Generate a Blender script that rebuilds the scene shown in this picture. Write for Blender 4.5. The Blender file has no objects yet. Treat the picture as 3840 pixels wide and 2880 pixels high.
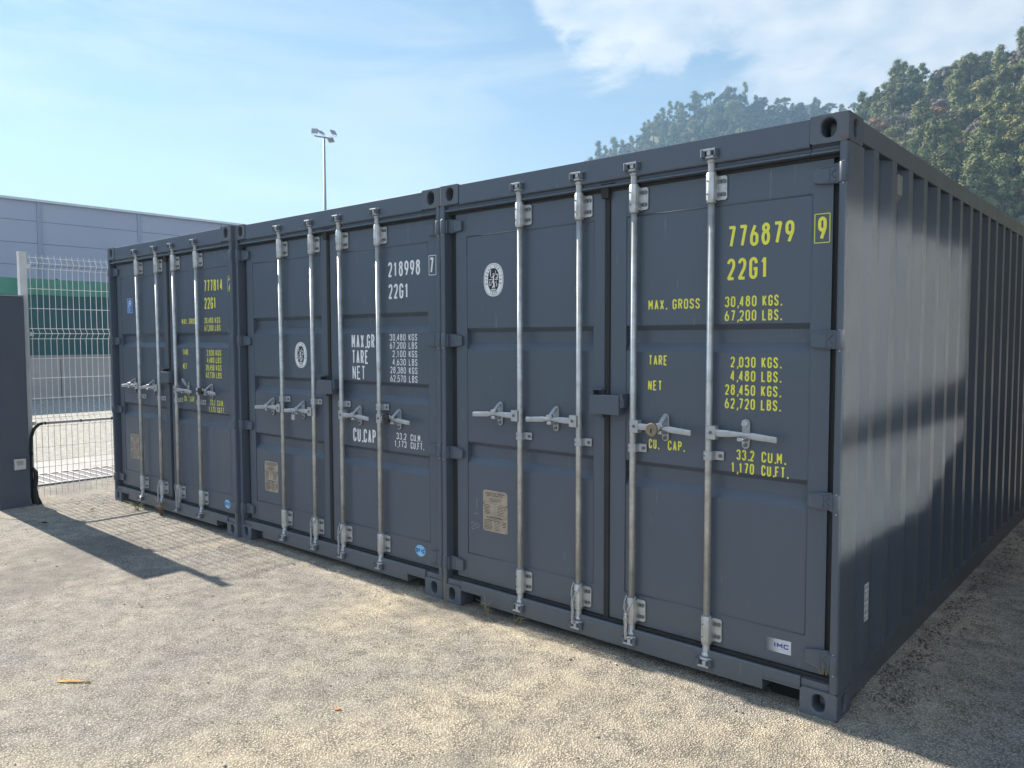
import bpy, bmesh, math, random
from mathutils import Vector, Matrix
rnd = random.Random(7)
R_ = math.radians
sc = bpy.context.scene
COL = sc.collection

# ---------------------------------------------------------------- camera, world, sun, exposure
cam_d = bpy.data.cameras.new("camera"); cam = bpy.data.objects.new("camera", cam_d); COL.objects.link(cam)
CP = Vector((1.1068, -3.3886, 1.6512)); YAW, PIT, ROL = .7172, -.0566, -.0027
cyw, syw, cpt, spt = math.cos(YAW), math.sin(YAW), math.cos(PIT), math.sin(PIT)
fw = Vector((-syw * cpt, cyw * cpt, spt)); rt = Vector((cyw, syw, 0)); up = rt.cross(fw)
rt2 = math.cos(ROL) * rt + math.sin(ROL) * up; up2 = -math.sin(ROL) * rt + math.cos(ROL) * up
cam.matrix_world = Matrix(((rt2.x, up2.x, -fw.x, CP.x), (rt2.y, up2.y, -fw.y, CP.y), (rt2.z, up2.z, -fw.z, CP.z), (0, 0, 0, 1)))
cam_d.sensor_width = 36; cam_d.lens = 36 * 2937 / 3840; cam_d.clip_start = .05; cam_d.clip_end = 6000
sc.camera = cam

SUN_EL = 32.6
w = bpy.data.worlds.new("World"); sc.world = w; w.use_nodes = True
wn, wl = w.node_tree.nodes, w.node_tree.links
wn.clear()
def world():
    out = wn.new('ShaderNodeOutputWorld'); bg = wn.new('ShaderNodeBackground')
    sky = wn.new('ShaderNodeTexSky'); sky.sky_type = 'NISHITA'; sky.sun_disc = False
    sky.sun_elevation = R_(SUN_EL); sky.sun_rotation = R_(SKY_ROT); sky.air_density = 1.0; sky.dust_density = 0.0; sky.ozone_density = 2.0
    tc = wn.new('ShaderNodeTexCoord')
    # clouds: soft noise in direction space, thick towards the north-east, none in the west
    mp = wn.new('ShaderNodeMapping'); mp.inputs['Scale'].default_value = (1, 1, 1.9)
    wl.new(tc.outputs['Generated'], mp.inputs['Vector'])
    n1 = wn.new('ShaderNodeTexNoise'); n1.inputs['Scale'].default_value = 8.5; n1.inputs['Detail'].default_value = 9; n1.inputs['Roughness'].default_value = .60; n1.inputs['Distortion'].default_value = .45
    wl.new(mp.outputs[0], n1.inputs['Vector'])
    def dotmask(v, a, b):
        d = wn.new('ShaderNodeVectorMath'); d.operation = 'DOT_PRODUCT'; nv = wn.new('ShaderNodeVectorMath'); nv.operation = 'NORMALIZE'
        wl.new(tc.outputs['Generated'], nv.inputs[0]); wl.new(nv.outputs[0], d.inputs[0]); d.inputs[1].default_value = Vector(v).normalized()
        m = wn.new('ShaderNodeMapRange'); m.inputs['From Min'].default_value = a; m.inputs['From Max'].default_value = b; wl.new(d.outputs['Value'], m.inputs['Value']); return m.outputs[0]
    def dirn(az, el): return (-math.sin(R_(az)) * math.cos(R_(el)), math.cos(R_(az)) * math.cos(R_(el)), math.sin(R_(el)))
    mk1 = dotmask(dirn(32.5, 24.2), math.cos(R_(9.5)), math.cos(R_(3)))
    mk2 = dotmask(dirn(15, 24), math.cos(R_(17)), math.cos(R_(7)))
    mx = wn.new('ShaderNodeMath'); mx.operation = 'MAXIMUM'; wl.new(mk1, mx.inputs[0]); wl.new(mk2, mx.inputs[1])
    ad = wn.new('ShaderNodeMath'); ad.operation = 'MULTIPLY_ADD'; wl.new(mx.outputs[0], ad.inputs[0]); ad.inputs[1].default_value = .62; wl.new(n1.outputs['Fac'], ad.inputs[2])
    th = wn.new('ShaderNodeMapRange'); th.interpolation_type = 'SMOOTHSTEP'; th.inputs['From Min'].default_value = .78; th.inputs['From Max'].default_value = 1.0; wl.new(ad.outputs[0], th.inputs['Value'])
    n2 = wn.new('ShaderNodeTexNoise'); n2.inputs['Scale'].default_value = 15; n2.inputs['Detail'].default_value = 6; wl.new(mp.outputs[0], n2.inputs['Vector'])
    cr = wn.new('ShaderNodeMapRange'); cr.inputs['From Min'].default_value = .3; cr.inputs['From Max'].default_value = .7; cr.inputs['To Min'].default_value = .0; cr.inputs['To Max'].default_value = 1; wl.new(n2.outputs['Fac'], cr.inputs['Value'])
    cc = wn.new('ShaderNodeMix'); cc.data_type = 'RGBA'; wl.new(cr.outputs[0], cc.inputs['Factor'])
    cc.inputs['A'].default_value = (CL * .80, CL * .93, CL * 1.06, 1); cc.inputs['B'].default_value = (CL * 1.32, CL * 1.32, CL * 1.33, 1)
    # thin milky veil low in the sky
    sep = wn.new('ShaderNodeSeparateXYZ'); wl.new(tc.outputs['Generated'], sep.inputs[0])
    vl = wn.new('ShaderNodeMapRange'); vl.interpolation_type = 'SMOOTHSTEP'; vl.inputs['From Min'].default_value = .42; vl.inputs['From Max'].default_value = .02; vl.inputs['To Max'].default_value = .62; wl.new(sep.outputs['Z'], vl.inputs['Value'])
    rp = wn.new('ShaderNodeValToRGB'); wl.new(sep.outputs['Z'], rp.inputs[0]); e = rp.color_ramp.elements
    e[0].position = 0; e[0].color = (.78, .87, .95, 1); e[1].position = 1; e[1].color = (.20, .42, .74, 1)
    for p_, c_ in ((.14, (.64, .79, .93, 1)), (.28, (.41, .63, .86, 1)), (.45, (.25, .48, .78, 1))): k_ = e.new(p_); k_.color = c_
    rs = wn.new('ShaderNodeVectorMath'); rs.operation = 'SCALE'; rs.inputs['Scale'].default_value = CL; wl.new(rp.outputs[0], rs.inputs[0])
    v0 = wn.new('ShaderNodeMix'); v0.data_type = 'RGBA'; v0.inputs['Factor'].default_value = .86; wl.new(sky.outputs[0], v0.inputs['A']); wl.new(rs.outputs[0], v0.inputs['B'])
    mpv = wn.new('ShaderNodeMapping'); mpv.inputs['Scale'].default_value = (1.2, 1.2, 5.5); mpv.inputs['Rotation'].default_value = (.10, .05, 0); wl.new(tc.outputs['Generated'], mpv.inputs['Vector'])
    nv_ = wn.new('ShaderNodeTexNoise'); nv_.inputs['Scale'].default_value = 2.6; nv_.inputs['Detail'].default_value = 7; nv_.inputs['Roughness'].default_value = .55; nv_.inputs['Distortion'].default_value = .5; wl.new(mpv.outputs[0], nv_.inputs['Vector'])
    rv = wn.new('ShaderNodeMapRange'); rv.interpolation_type = 'SMOOTHSTEP'; rv.inputs['From Min'].default_value = .42; rv.inputs['From Max'].default_value = .72; rv.inputs['To Max'].default_value = .55; wl.new(nv_.outputs['Fac'], rv.inputs['Value'])
    v1 = wn.new('ShaderNodeMix'); v1.data_type = 'RGBA'; wl.new(rv.outputs[0], v1.inputs['Factor']); wl.new(v0.outputs['Result'], v1.inputs['A']); v1.inputs['B'].default_value = (CL * .88, CL * .98, CL * 1.06, 1); v0 = v1
    fc = wn.new('ShaderNodeMath'); fc.operation = 'MULTIPLY'; wl.new(th.outputs[0], fc.inputs[0]); fc.inputs[1].default_value = .86
    m = wn.new('ShaderNodeMix'); m.data_type = 'RGBA'; wl.new(fc.outputs[0], m.inputs['Factor']); wl.new(v0.outputs['Result'], m.inputs['A']); wl.new(cc.outputs['Result'], m.inputs['B'])
    mk3 = dotmask((.35, -1, .42), math.cos(R_(72)), math.cos(R_(25)))   # bright cloud bank added in the unseen southern sky to light the doors
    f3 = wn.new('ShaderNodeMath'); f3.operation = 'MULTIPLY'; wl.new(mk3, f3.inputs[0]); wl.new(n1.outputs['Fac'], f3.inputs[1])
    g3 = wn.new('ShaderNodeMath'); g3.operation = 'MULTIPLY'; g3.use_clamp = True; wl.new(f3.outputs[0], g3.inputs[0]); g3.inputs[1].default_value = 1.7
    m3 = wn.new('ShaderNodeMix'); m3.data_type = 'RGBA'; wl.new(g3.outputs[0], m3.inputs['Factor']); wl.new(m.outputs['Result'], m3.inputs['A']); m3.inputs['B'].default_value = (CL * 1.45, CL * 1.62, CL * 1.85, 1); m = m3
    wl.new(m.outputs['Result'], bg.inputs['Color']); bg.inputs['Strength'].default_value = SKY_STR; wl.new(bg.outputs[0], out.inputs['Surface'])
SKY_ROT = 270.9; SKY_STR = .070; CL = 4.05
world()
sun_d = bpy.data.lights.new("sun", 'SUN'); sun_d.energy = 5.0; sun_d.angle = R_(.5); sun_d.color = (1, .90, .76)
sun = bpy.data.objects.new("sun", sun_d); COL.objects.link(sun); sun.location = (-20, 2, 20)
sun.rotation_euler = Vector((1, -.0165, -.640)).to_track_quat('-Z', 'Y').to_euler()
sc.view_settings.view_transform = 'Standard'; sc.view_settings.look = 'None'; sc.view_settings.exposure = 1.38; sc.view_settings.gamma = 1
sc.cycles.use_denoising = True; sc.cycles.use_guiding = True; sc.cycles.sample_clamp_indirect = 0; sc.cycles.blur_glossy = 0
sc.cycles.max_bounces = 8; sc.cycles.transparent_max_bounces = 8

# ---------------------------------------------------------------- materials
def mat(name, col, rough=.6, metal=0., spec=.5, noise=None, bump=None, coat=0):
    """noise=(scale, amount, colour2), bump=(scale, strength, distance)"""
    m = bpy.data.materials.new(name); m.use_nodes = True; t = m.node_tree; n, l = t.nodes, t.links
    b = n['Principled BSDF']; b.inputs['Base Color'].default_value = (*col, 1); b.inputs['Roughness'].default_value = rough
    b.inputs['Metallic'].default_value = metal; b.inputs['Specular IOR Level'].default_value = spec
    if coat: b.inputs['Coat Weight'].default_value = coat; b.inputs['Coat Roughness'].default_value = .15
    tc = n.new('ShaderNodeTexCoord')
    if noise:
        s, a, c2 = noise[:3]
        nz = n.new('ShaderNodeTexNoise'); nz.inputs['Scale'].default_value = s; nz.inputs['Detail'].default_value = 8; nz.inputs['Roughness'].default_value = .65
        l.new(tc.outputs['Object'], nz.inputs['Vector'])
        mr = n.new('ShaderNodeMapRange'); mr.inputs['From Min'].default_value = .35; mr.inputs['From Max'].default_value = .7; mr.inputs['To Max'].default_value = a
        l.new(nz.outputs['Fac'], mr.inputs['Value'])
        mx = n.new('ShaderNodeMix'); mx.data_type = 'RGBA'; mx.inputs['A'].default_value = (*col, 1); mx.inputs['B'].default_value = (*c2, 1)
        l.new(mr.outputs[0], mx.inputs['Factor']); l.new(mx.outputs['Result'], b.inputs['Base Color'])
        rr = n.new('ShaderNodeMapRange'); rr.inputs['To Min'].default_value = max(rough - .08, .02); rr.inputs['To Max'].default_value = min(rough + .12, 1)
        l.new(nz.outputs['Fac'], rr.inputs['Value']); l.new(rr.outputs[0], b.inputs['Roughness'])
    if bump:
        nb = n.new('ShaderNodeTexNoise'); nb.inputs['Scale'].default_value = bump[0]; nb.inputs['Detail'].default_value = 4; l.new(tc.outputs['Object'], nb.inputs['Vector'])
        bp = n.new('ShaderNodeBump'); bp.inputs['Strength'].default_value = bump[1]; bp.inputs['Distance'].default_value = bump[2]; l.new(nb.outputs['Fac'], bp.inputs['Height']); l.new(bp.outputs[0], b.inputs['Normal'])
    return m
def paint_mat():
    m = bpy.data.materials.new('container_paint'); m.use_nodes = True; n, l = m.node_tree.nodes, m.node_tree.links; b = n['Principled BSDF']
    tc = n.new('ShaderNodeTexCoord')
    nz = n.new('ShaderNodeTexNoise'); nz.inputs['Scale'].default_value = 1.3; nz.inputs['Detail'].default_value = 5; l.new(tc.outputs['Object'], nz.inputs['Vector'])
    m1 = n.new('ShaderNodeMix'); m1.data_type = 'RGBA'; m1.inputs['A'].default_value = (.073, .094, .125, 1); m1.inputs['B'].default_value = (.088, .107, .136, 1); l.new(nz.outputs['Fac'], m1.inputs['Factor'])
    # scuffs: thin pale scratches
    mp = n.new('ShaderNodeMapping'); mp.inputs['Scale'].default_value = (30, 30, 2.5); mp.inputs['Rotation'].default_value = (.2, .5, .3); l.new(tc.outputs['Object'], mp.inputs['Vector'])
    ns = n.new('ShaderNodeTexNoise'); ns.inputs['Scale'].default_value = 2.2; ns.inputs['Detail'].default_value = 5; l.new(mp.outputs[0], ns.inputs['Vector'])
    ms = n.new('ShaderNodeMapRange'); ms.inputs['From Min'].default_value = .69; ms.inputs['From Max'].default_value = .76; ms.inputs['To Max'].default_value = .45; l.new(ns.outputs['Fac'], ms.inputs['Value'])
    m2 = n.new('ShaderNodeMix'); m2.data_type = 'RGBA'; l.new(ms.outputs[0], m2.inputs['Factor']); l.new(m1.outputs['Result'], m2.inputs['A']); m2.inputs['B'].default_value = (.22, .24, .27, 1)
    # dust gathers low down (by height over the ground)
    sp = n.new('ShaderNodeSeparateXYZ'); l.new(tc.outputs['Object'], sp.inputs[0])
    dz = n.new('ShaderNodeMapRange'); dz.inputs['From Min'].default_value = .45; dz.inputs['From Max'].default_value = .02; dz.inputs['To Max'].default_value = .5; l.new(sp.outputs['Z'], dz.inputs['Value'])
    nd = n.new('ShaderNodeTexNoise'); nd.inputs['Scale'].default_value = 7; nd.inputs['Detail'].default_value = 8; l.new(tc.outputs['Object'], nd.inputs['Vector'])
    dm = n.new('ShaderNodeMath'); dm.operation = 'MULTIPLY'; l.new(dz.outputs[0], dm.inputs[0]); l.new(nd.outputs['Fac'], dm.inputs[1])
    m3 = n.new('ShaderNodeMix'); m3.data_type = 'RGBA'; l.new(dm.outputs[0], m3.inputs['Factor']); l.new(m2.outputs['Result'], m3.inputs['A']); m3.inputs['B'].default_value = (.13, .12, .10, 1)
    l.new(m3.outputs['Result'], b.inputs['Base Color'])
    rr = n.new('ShaderNodeMapRange'); rr.inputs['To Min'].default_value = .26; rr.inputs['To Max'].default_value = .44; l.new(nd.outputs['Fac'], rr.inputs['Value']); l.new(rr.outputs[0], b.inputs['Roughness'])
    nb = n.new('ShaderNodeTexNoise'); nb.inputs['Scale'].default_value = 2.4; nb.inputs['Detail'].default_value = 2; l.new(tc.outputs['Object'], nb.inputs['Vector'])
    bp = n.new('ShaderNodeBump'); bp.inputs['Strength'].default_value = .35; bp.inputs['Distance'].default_value = .012; l.new(nb.outputs['Fac'], bp.inputs['Height'])
    l.new(bp.outputs[0], b.inputs['Normal'])
    return m
PAINT = paint_mat()
CAST = mat('casting_paint', (.090, .108, .135), .45, noise=(9, .85, (.120, .130, .148)), bump=(60, .25, .002))
def add_rust(m):
    n, l = m.node_tree.nodes, m.node_tree.links; b = n['Principled BSDF']
    src = b.inputs['Base Color'].links[0].from_socket
    tc = n.new('ShaderNodeTexCoord'); nz = n.new('ShaderNodeTexNoise'); nz.inputs['Scale'].default_value = 16; nz.inputs['Detail'].default_value = 10; nz.inputs['Roughness'].default_value = .7; l.new(tc.outputs['Object'], nz.inputs['Vector'])
    ge = n.new('ShaderNodeNewGeometry')
    edge_rust = n.new('ShaderNodeMapRange'); edge_rust.inputs['From Min'].default_value = .51; edge_rust.inputs['From Max'].default_value = .62; edge_rust.inputs['To Max'].default_value = .22; l.new(ge.outputs['Pointiness'], edge_rust.inputs['Value'])  # more rust along the convex edges
    ad = n.new('ShaderNodeMath'); ad.operation = 'ADD'; l.new(nz.outputs['Fac'], ad.inputs[0]); l.new(edge_rust.outputs[0], ad.inputs[1])
    mr = n.new('ShaderNodeMapRange'); mr.inputs['From Min'].default_value = .60; mr.inputs['From Max'].default_value = .72; mr.inputs['To Max'].default_value = .8; l.new(ad.outputs[0], mr.inputs['Value'])
    mx = n.new('ShaderNodeMix'); mx.data_type = 'RGBA'; l.new(mr.outputs[0], mx.inputs['Factor']); l.new(src, mx.inputs['A']); mx.inputs['B'].default_value = (.16, .072, .033, 1); l.new(mx.outputs['Result'], b.inputs['Base Color'])
add_rust(CAST)
GALV = mat('galvanised_steel', (.60, .62, .63), .42, .6, noise=(14, 1, (.38, .38, .36)), bump=(35, .12, .002))
GALVD = mat('galvanised_fittings', (.50, .52, .54), .42, .5, noise=(25, .9, (.36, .37, .38)), bump=(60, .2, .002))
RUBBER = mat('rubber_seal', (.018, .018, .018), .75, noise=(20, .6, (.04, .037, .033)))
DARK = mat('dark_void', (.01, .01, .01), .9)
BOLT = mat('bolt_steel', (.16, .17, .18), .5, .6)
YEL = mat('yellow_lettering', (.86, .82, .07), .5, noise=(40, .5, (.66, .64, .10)))
WHT = mat('white_lettering', (.82, .83, .84), .5, noise=(40, .5, (.66, .68, .70)))
BLK = mat('black_lettering', (.015, .015, .018), .5)
PLATE = mat('plate_metal', (.46, .39, .31), .42, .2, noise=(18, .8, (.26, .22, .18)))
PLTXT = mat('plate_lettering', (.07, .055, .045), .6)
BLUE = mat('blue_sticker', (.03, .16, .50), .4)
LBLUE = mat('light_blue_sticker', (.10, .42, .75), .35, noise=(22, .9, (.45, .68, .85)))
NAVY = mat('navy_lettering', (.03, .04, .25), .4)
SILV = mat('silver_sticker', (.50, .52, .56), .35, .2)
CHALK = mat('chalk_marks', (.42, .45, .48), .9)

# ---------------------------------------------------------------- mesh helpers
class MB:
    def __init__(s): s.v = []; s.f = []; s.sm = []
    def add(s, vs, fs, smooth=False):
        o = len(s.v); s.v += [tuple(p) for p in vs]; s.f += [tuple(i + o for i in f) for f in fs]; s.sm += [smooth] * len(fs); return s
    def box(s, x0, x1, y0, y1, z0, z1):
        if x0 > x1: x0, x1 = x1, x0
        v = [(x, y, z) for z in (z0, z1) for y in (y0, y1) for x in (x0, x1)]
        return s.add(v, [(0, 2, 3, 1), (4, 5, 7, 6), (0, 1, 5, 4), (2, 6, 7, 3), (0, 4, 6, 2), (1, 3, 7, 5)])
    def quad(s, a, b, c, d): return s.add([a, b, c, d], [(0, 1, 2, 3)])
    def tube(s, pts, r, n=12, caps=True, smooth=True):
        P = [Vector(p) for p in pts]; rs = r if isinstance(r, (list, tuple)) else [r] * len(P)
        vs = []; a = None
        for i, p in enumerate(P):
            t = (P[min(i + 1, len(P) - 1)] - P[max(i - 1, 0)]).normalized()
            if a is None: a = t.orthogonal().normalized()
            a = (a - t * a.dot(t)).normalized(); b = t.cross(a)
            vs += [p + (a * math.cos(2 * math.pi * k / n) + b * math.sin(2 * math.pi * k / n)) * rs[i] for k in range(n)]
        fs = [(i * n + k, i * n + (k + 1) % n, (i + 1) * n + (k + 1) % n, (i + 1) * n + k) for i in range(len(P) - 1) for k in range(n)]
        s.add(vs, fs, smooth)
        if caps:
            o = len(s.v) - len(vs)
            s.f += [tuple(o + k for k in range(n))[::-1], tuple(o + (len(P) - 1) * n + k for k in range(n))]; s.sm += [False, False]
        return s
    def prism(s, poly, axis, a, b):
        """poly of 2D points extruded along axis 0/1/2 from a to b"""
        def mk(p, t):
            q = [p[0], p[1]]; q.insert(axis, t); return tuple(q)
        n = len(poly); vs = [mk(p, a) for p in poly] + [mk(p, b) for p in poly]
        fs = [tuple(range(n))[::-1], tuple(range(n, 2 * n))] + [(i, (i + 1) % n, n + (i + 1) % n, n + i) for i in range(n)]
        return s.add(vs, fs)
    def sphere(s, c, r, nu=10, nv=7, sc=(1, 1, 1)):
        vs = [(c[0], c[1], c[2] - r * sc[2])]
        for j in range(1, nv):
            ph = -math.pi / 2 + math.pi * j / nv
            vs += [(c[0] + r * sc[0] * math.cos(ph) * math.cos(2 * math.pi * k / nu), c[1] + r * sc[1] * math.cos(ph) * math.sin(2 * math.pi * k / nu), c[2] + r * sc[2] * math.sin(ph)) for k in range(nu)]
        vs.append((c[0], c[1], c[2] + r * sc[2])); fs = []
        for k in range(nu):
            fs.append((0, 1 + (k + 1) % nu, 1 + k)); fs.append((len(vs) - 1, 1 + (nv - 2) * nu + k, 1 + (nv - 2) * nu + (k + 1) % nu))
            for j in range(nv - 2): fs.append((1 + j * nu + k, 1 + j * nu + (k + 1) % nu, 1 + (j + 1) * nu + (k + 1) % nu, 1 + (j + 1) * nu + k))
        return s.add(vs, fs, True)
    def build(s, name, m, parent=None, bevel=0, fix=True, kind=None):
        me = bpy.data.meshes.new(name); me.from_pydata(s.v, [], s.f)
        me.polygons.foreach_set('use_smooth', s.sm)
        if fix:
            bm = bmesh.new(); bm.from_mesh(me); bmesh.ops.recalc_face_normals(bm, faces=bm.faces); bm.to_mesh(me); bm.free()
        me.materials.append(m); me.update()
        o = bpy.data.objects.new(name, me); COL.objects.link(o)
        if parent: o.parent = parent
        if bevel:
            bv = o.modifiers.new('bevel', 'BEVEL'); bv.width = bevel; bv.segments = 2; bv.limit_method = 'ANGLE'; bv.angle_limit = R_(40)
        if kind: o['kind'] = kind
        return o
def tag(o, label, cat, group=None):
    o['label'] = label; o['category'] = cat
    if group: o['group'] = group
    return o
def thing(name, label, cat, loc=(0, 0, 0), rotz=0, group=None):
    o = bpy.data.objects.new(name, None); COL.objects.link(o); o.location = loc; o.rotation_euler = (0, 0, rotz); o.empty_display_size = .2
    return tag(o, label, cat, group)
def lab(o, label): o['label'] = label; return o

# ---------------------------------------------------------------- stroke lettering
def arc(cx, cy, rx, ry, a0, a1, n=6): return [(cx + rx * math.cos(R_(a0 + (a1 - a0) * i / n)), cy + ry * math.sin(R_(a0 + (a1 - a0) * i / n))) for i in range(n + 1)]
ry = .2
TOPA = arc(.5, 1 - ry, .5, ry, 180, 0, 10); BOTA = arc(.5, ry, .5, ry, 0, -180, 10)
G = {
 '0': [TOPA + BOTA + [(0, 1 - ry)]], 'O': [TOPA + BOTA + [(0, 1 - ry)]],
 '1': [[(.1, .78), (.5, .98), (.5, 0)]],
 '2': [arc(.5, 1 - ry, .5, ry, 180, 0, 8) + [(1, .7), (.9, .55), (0, 0), (1, 0)]],
 '3': [arc(.5, 1 - ry, .5, ry, 180, 0, 8) + arc(.5, .72, .5, .17, 0, -80, 4), arc(.5, .36, .5, .17, 80, 0, 4) + BOTA],
 '4': [[(.72, 0), (.72, 1), (0, .25), (1, .25)]],
 '5': [[(.95, 1), (.08, 1), (.02, .52)] + arc(.5, .42, .5, .18, 150, 0, 6) + BOTA],
 '6': [arc(.5, .4, .5, .18, 180, 0, 8) + BOTA + [(0, .4), (.1, .55), (.62, 1)]],
 '7': [[(0, 1), (1, 1), (.75, .6), (.4, 0)]],
 '8': [arc(.5, .82, .44, .18, -90, 270, 14), arc(.5, .32, .5, .32, 90, 450, 16)],
 '9': [arc(.5, .6, .5, .18, 0, -180, 8) + [(0, .8)] + arc(.5, .8, .5, .2, 180, 0, 8) + [(1, .6), (.9, .45), (.38, 0)]],
 'A': [[(0, 0), (.5, 1), (1, 0)], [(.2, .3), (.8, .3)]],
 'B': [[(0, 0), (0, 1), (.5, 1)] + arc(.55, .78, .4, .22, 90, -90, 6) + [(0, .55)], [(.5, .55)] + arc(.55, .275, .45, .275, 90, -90, 6) + [(0, 0)]],
 'C': [[(1, .72)] + arc(.5, 1 - ry, .5, ry, 0, 180, 8) + arc(.5, ry, .5, ry, 180, 360, 8) + [(1, .28)]],
 'D': [[(0, 0), (0, 1), (.5, 1)] + arc(.5, .75, .5, .25, 90, 0, 4) + arc(.5, .25, .5, .25, 0, -90, 4) + [(0, 0)]],
 'E': [[(1, 1), (0, 1), (0, 0), (1, 0)], [(0, .52), (.8, .52)]],
 'F': [[(1, 1), (0, 1), (0, 0)], [(0, .52), (.8, .52)]],
 'G': [[(1, .74)] + arc(.5, 1 - ry, .5, ry, 0, 180, 8) + arc(.5, ry, .5, ry, 180, 360, 8) + [(1, .46), (.55, .46)]],
 'H': [[(0, 0), (0, 1)], [(1, 0), (1, 1)], [(0, .5), (1, .5)]],
 'I': [[(.5, 0), (.5, 1)]], 'J': [[(1, 1), (1, ry)] + BOTA[1:]],
 'K': [[(0, 0), (0, 1)], [(1, 1), (.05, .4)], [(.3, .55), (1, 0)]],
 'L': [[(0, 1), (0, 0), (1, 0)]],
 'M': [[(0, 0), (0, 1), (.5, .35), (1, 1), (1, 0)]],
 'N': [[(0, 0), (0, 1), (1, 0), (1, 1)]],
 'P': [[(0, 0), (0, 1), (.5, 1)] + arc(.55, .75, .45, .25, 90, -90, 6) + [(0, .5)]],
 'R': [[(0, 0), (0, 1), (.5, 1)] + arc(.55, .75, .45, .25, 90, -90, 6) + [(0, .5)], [(.5, .5), (1, 0)]],
 'S': [[(1, .76)] + arc(.5, .8, .5, .2, 0, 180, 8) + [(.02, .68), (.3, .55), (.7, .45), (.98, .32)] + arc(.5, .2, .5, .2, 0, -180, 8) + [(0, .24)]],
 'T': [[(0, 1), (1, 1)], [(.5, 1), (.5, 0)]],
 'U': [[(0, 1), (0, ry)] + arc(.5, ry, .5, ry, 180, 360, 8) + [(1, 1)]],
 'V': [[(0, 1), (.5, 0), (1, 1)]], 'X': [[(0, 0), (1, 1)], [(0, 1), (1, 0)]], 'Y': [[(0, 1), (.5, .45), (1, 1)], [(.5, .45), (.5, 0)]],
}
def ribbon(mb, pts, s, place, closed=False, k=0):
    """flat ribbon of width s along 2D pts; place(x, z, k) -> 3D. Sharp turns start a new piece, each a hair proud of the last"""
    Q = [Vector(pts[0])]
    for p in pts[1:]:
        if (Vector(p) - Q[-1]).length > 1e-6: Q.append(Vector(p))
    runs = [[Q[0]]]
    for i in range(1, len(Q)):
        runs[-1].append(Q[i])
        if i < len(Q) - 1 and (Q[i] - Q[i - 1]).normalized().dot((Q[i + 1] - Q[i]).normalized()) < -.15:
            runs[-1][-1] = Q[i] + (Q[i] - Q[i - 1]).normalized() * s * .18; runs.append([Q[i] - (Q[i + 1] - Q[i]).normalized() * s * .18])
    kk = k
    for P in runs:
        n = len(P); L = []; Rr = []
        for i in range(n):
            a = (P[i] - P[i - 1]).normalized() if i else None; b = (P[i + 1] - P[i]).normalized() if i < n - 1 else None
            if a is None: a = b
            if b is None: b = a
            na, nb = Vector((-a.y, a.x)), Vector((-b.y, b.x)); m = (na + nb).normalized(); c = max(m.dot(na), .6)
            L.append(P[i] + m * s / 2 / c); Rr.append(P[i] - m * s / 2 / c)
        vs = [place(p.x, p.y, kk + .8 * i / n) for i, p in enumerate(L)] + [place(p.x, p.y, kk + .8 * i / n) for i, p in enumerate(Rr)]
        mb.add(vs, [(i, i + 1, n + i + 1, n + i) for i in range(n - 1)]); kk += 1
def adv(ch): return {'.': .42, ',': .42, ' ': .85, 'I': .6, '1': .95, 'M': 1.12}.get(ch, 1.)
def text(mb, st, x0, x1, z, h, y=.0515, stroke=.14, gap=.26, place=None):
    """letters between x0 and x1 (glyph ink), baseline z, cap height h"""
    if place is None: place = lambda X, Z, k: (X, y - .0004 * k, Z)
    tot = sum(adv(c) for c in st) - gap * adv(st[-1]); u = (x1 - x0) / tot; x = x0; s = h * stroke
    for ch in st:
        wd = u * adv(ch) * (1 - gap)
        if ch in '.,':
            d = s * .55; cx = x + u * .08
            ribbon(mb, [(cx + d, z), (cx + d, z + s * 1.1)] if ch == '.' else [(cx + d * .6, z - s * .9), (cx + d * 1.6, z + s * .9)], s * 1.05 if ch == '.' else s * .8, place)
        elif ch in G:
            for k, st_ in enumerate(G[ch]):
                ribbon(mb, [(x + s / 2 + a * (wd - s), z + s / 2 + b * (h - s)) for a, b in st_], s, place, k=k)
        x += u * adv(ch)
    return mb

# ---------------------------------------------------------------- container parts
def stadium(cx, cz, wx, hz, n=8):
    """closed loop of 4n points around a stadium/oval hole"""
    r = min(wx, hz) / 2; pts = []
    for q in range(4):
        sx = (1, -1, -1, 1)[q]; sz = (1, 1, -1, -1)[q]
        for i in range(n):
            a = R_(90 * q + 90 * i / (n - 1)); pts.append((cx + sx * (wx / 2 - r) + r * math.cos(a), cz + sz * (hz / 2 - r) + r * math.sin(a)))
    return pts
def rect_loop(x0, x1, z0, z1, n=8):
    pts = []
    cx, cz = (x0 + x1) / 2, (z0 + z1) / 2
    C = [(x1, cz), (x1, z1), (cx, z1), (x0, z1), (x0, cz), (x0, z0), (cx, z0), (x1, z0), (x1, cz)]
    for q in range(4):
        A, B, D = C[2 * q], C[2 * q + 1], C[2 * q + 2]; h = n // 2
        for i in range(n):
            t = i / (n - 1)
            p = (A[0] + (B[0] - A[0]) * t * 2, A[1] + (B[1] - A[1]) * t * 2) if t <= .5 else (B[0] + (D[0] - B[0]) * (t * 2 - 1), B[1] + (D[1] - B[1]) * (t * 2 - 1))
            pts.append(p)
    return pts
def holed_face(mb, rect, hole, place, depth):
    """plate with a hole, the hole's wall and its floor; place(u, v, d)"""
    A = rect_loop(*rect, n=8); B = stadium(*hole, n=8); n = len(A)
    vs = [place(u, v, 0) for u, v in A] + [place(u, v, 0) for u, v in B] + [place(u, v, depth) for u, v in B]
    fs = [(i, (i + 1) % n, n + (i + 1) % n, n + i) for i in range(n)] + [(n + i, n + (i + 1) % n, 2 * n + (i + 1) % n, 2 * n + i) for i in range(n)] + [tuple(range(2 * n, 3 * n))]
    mb.add(vs, fs)
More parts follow.
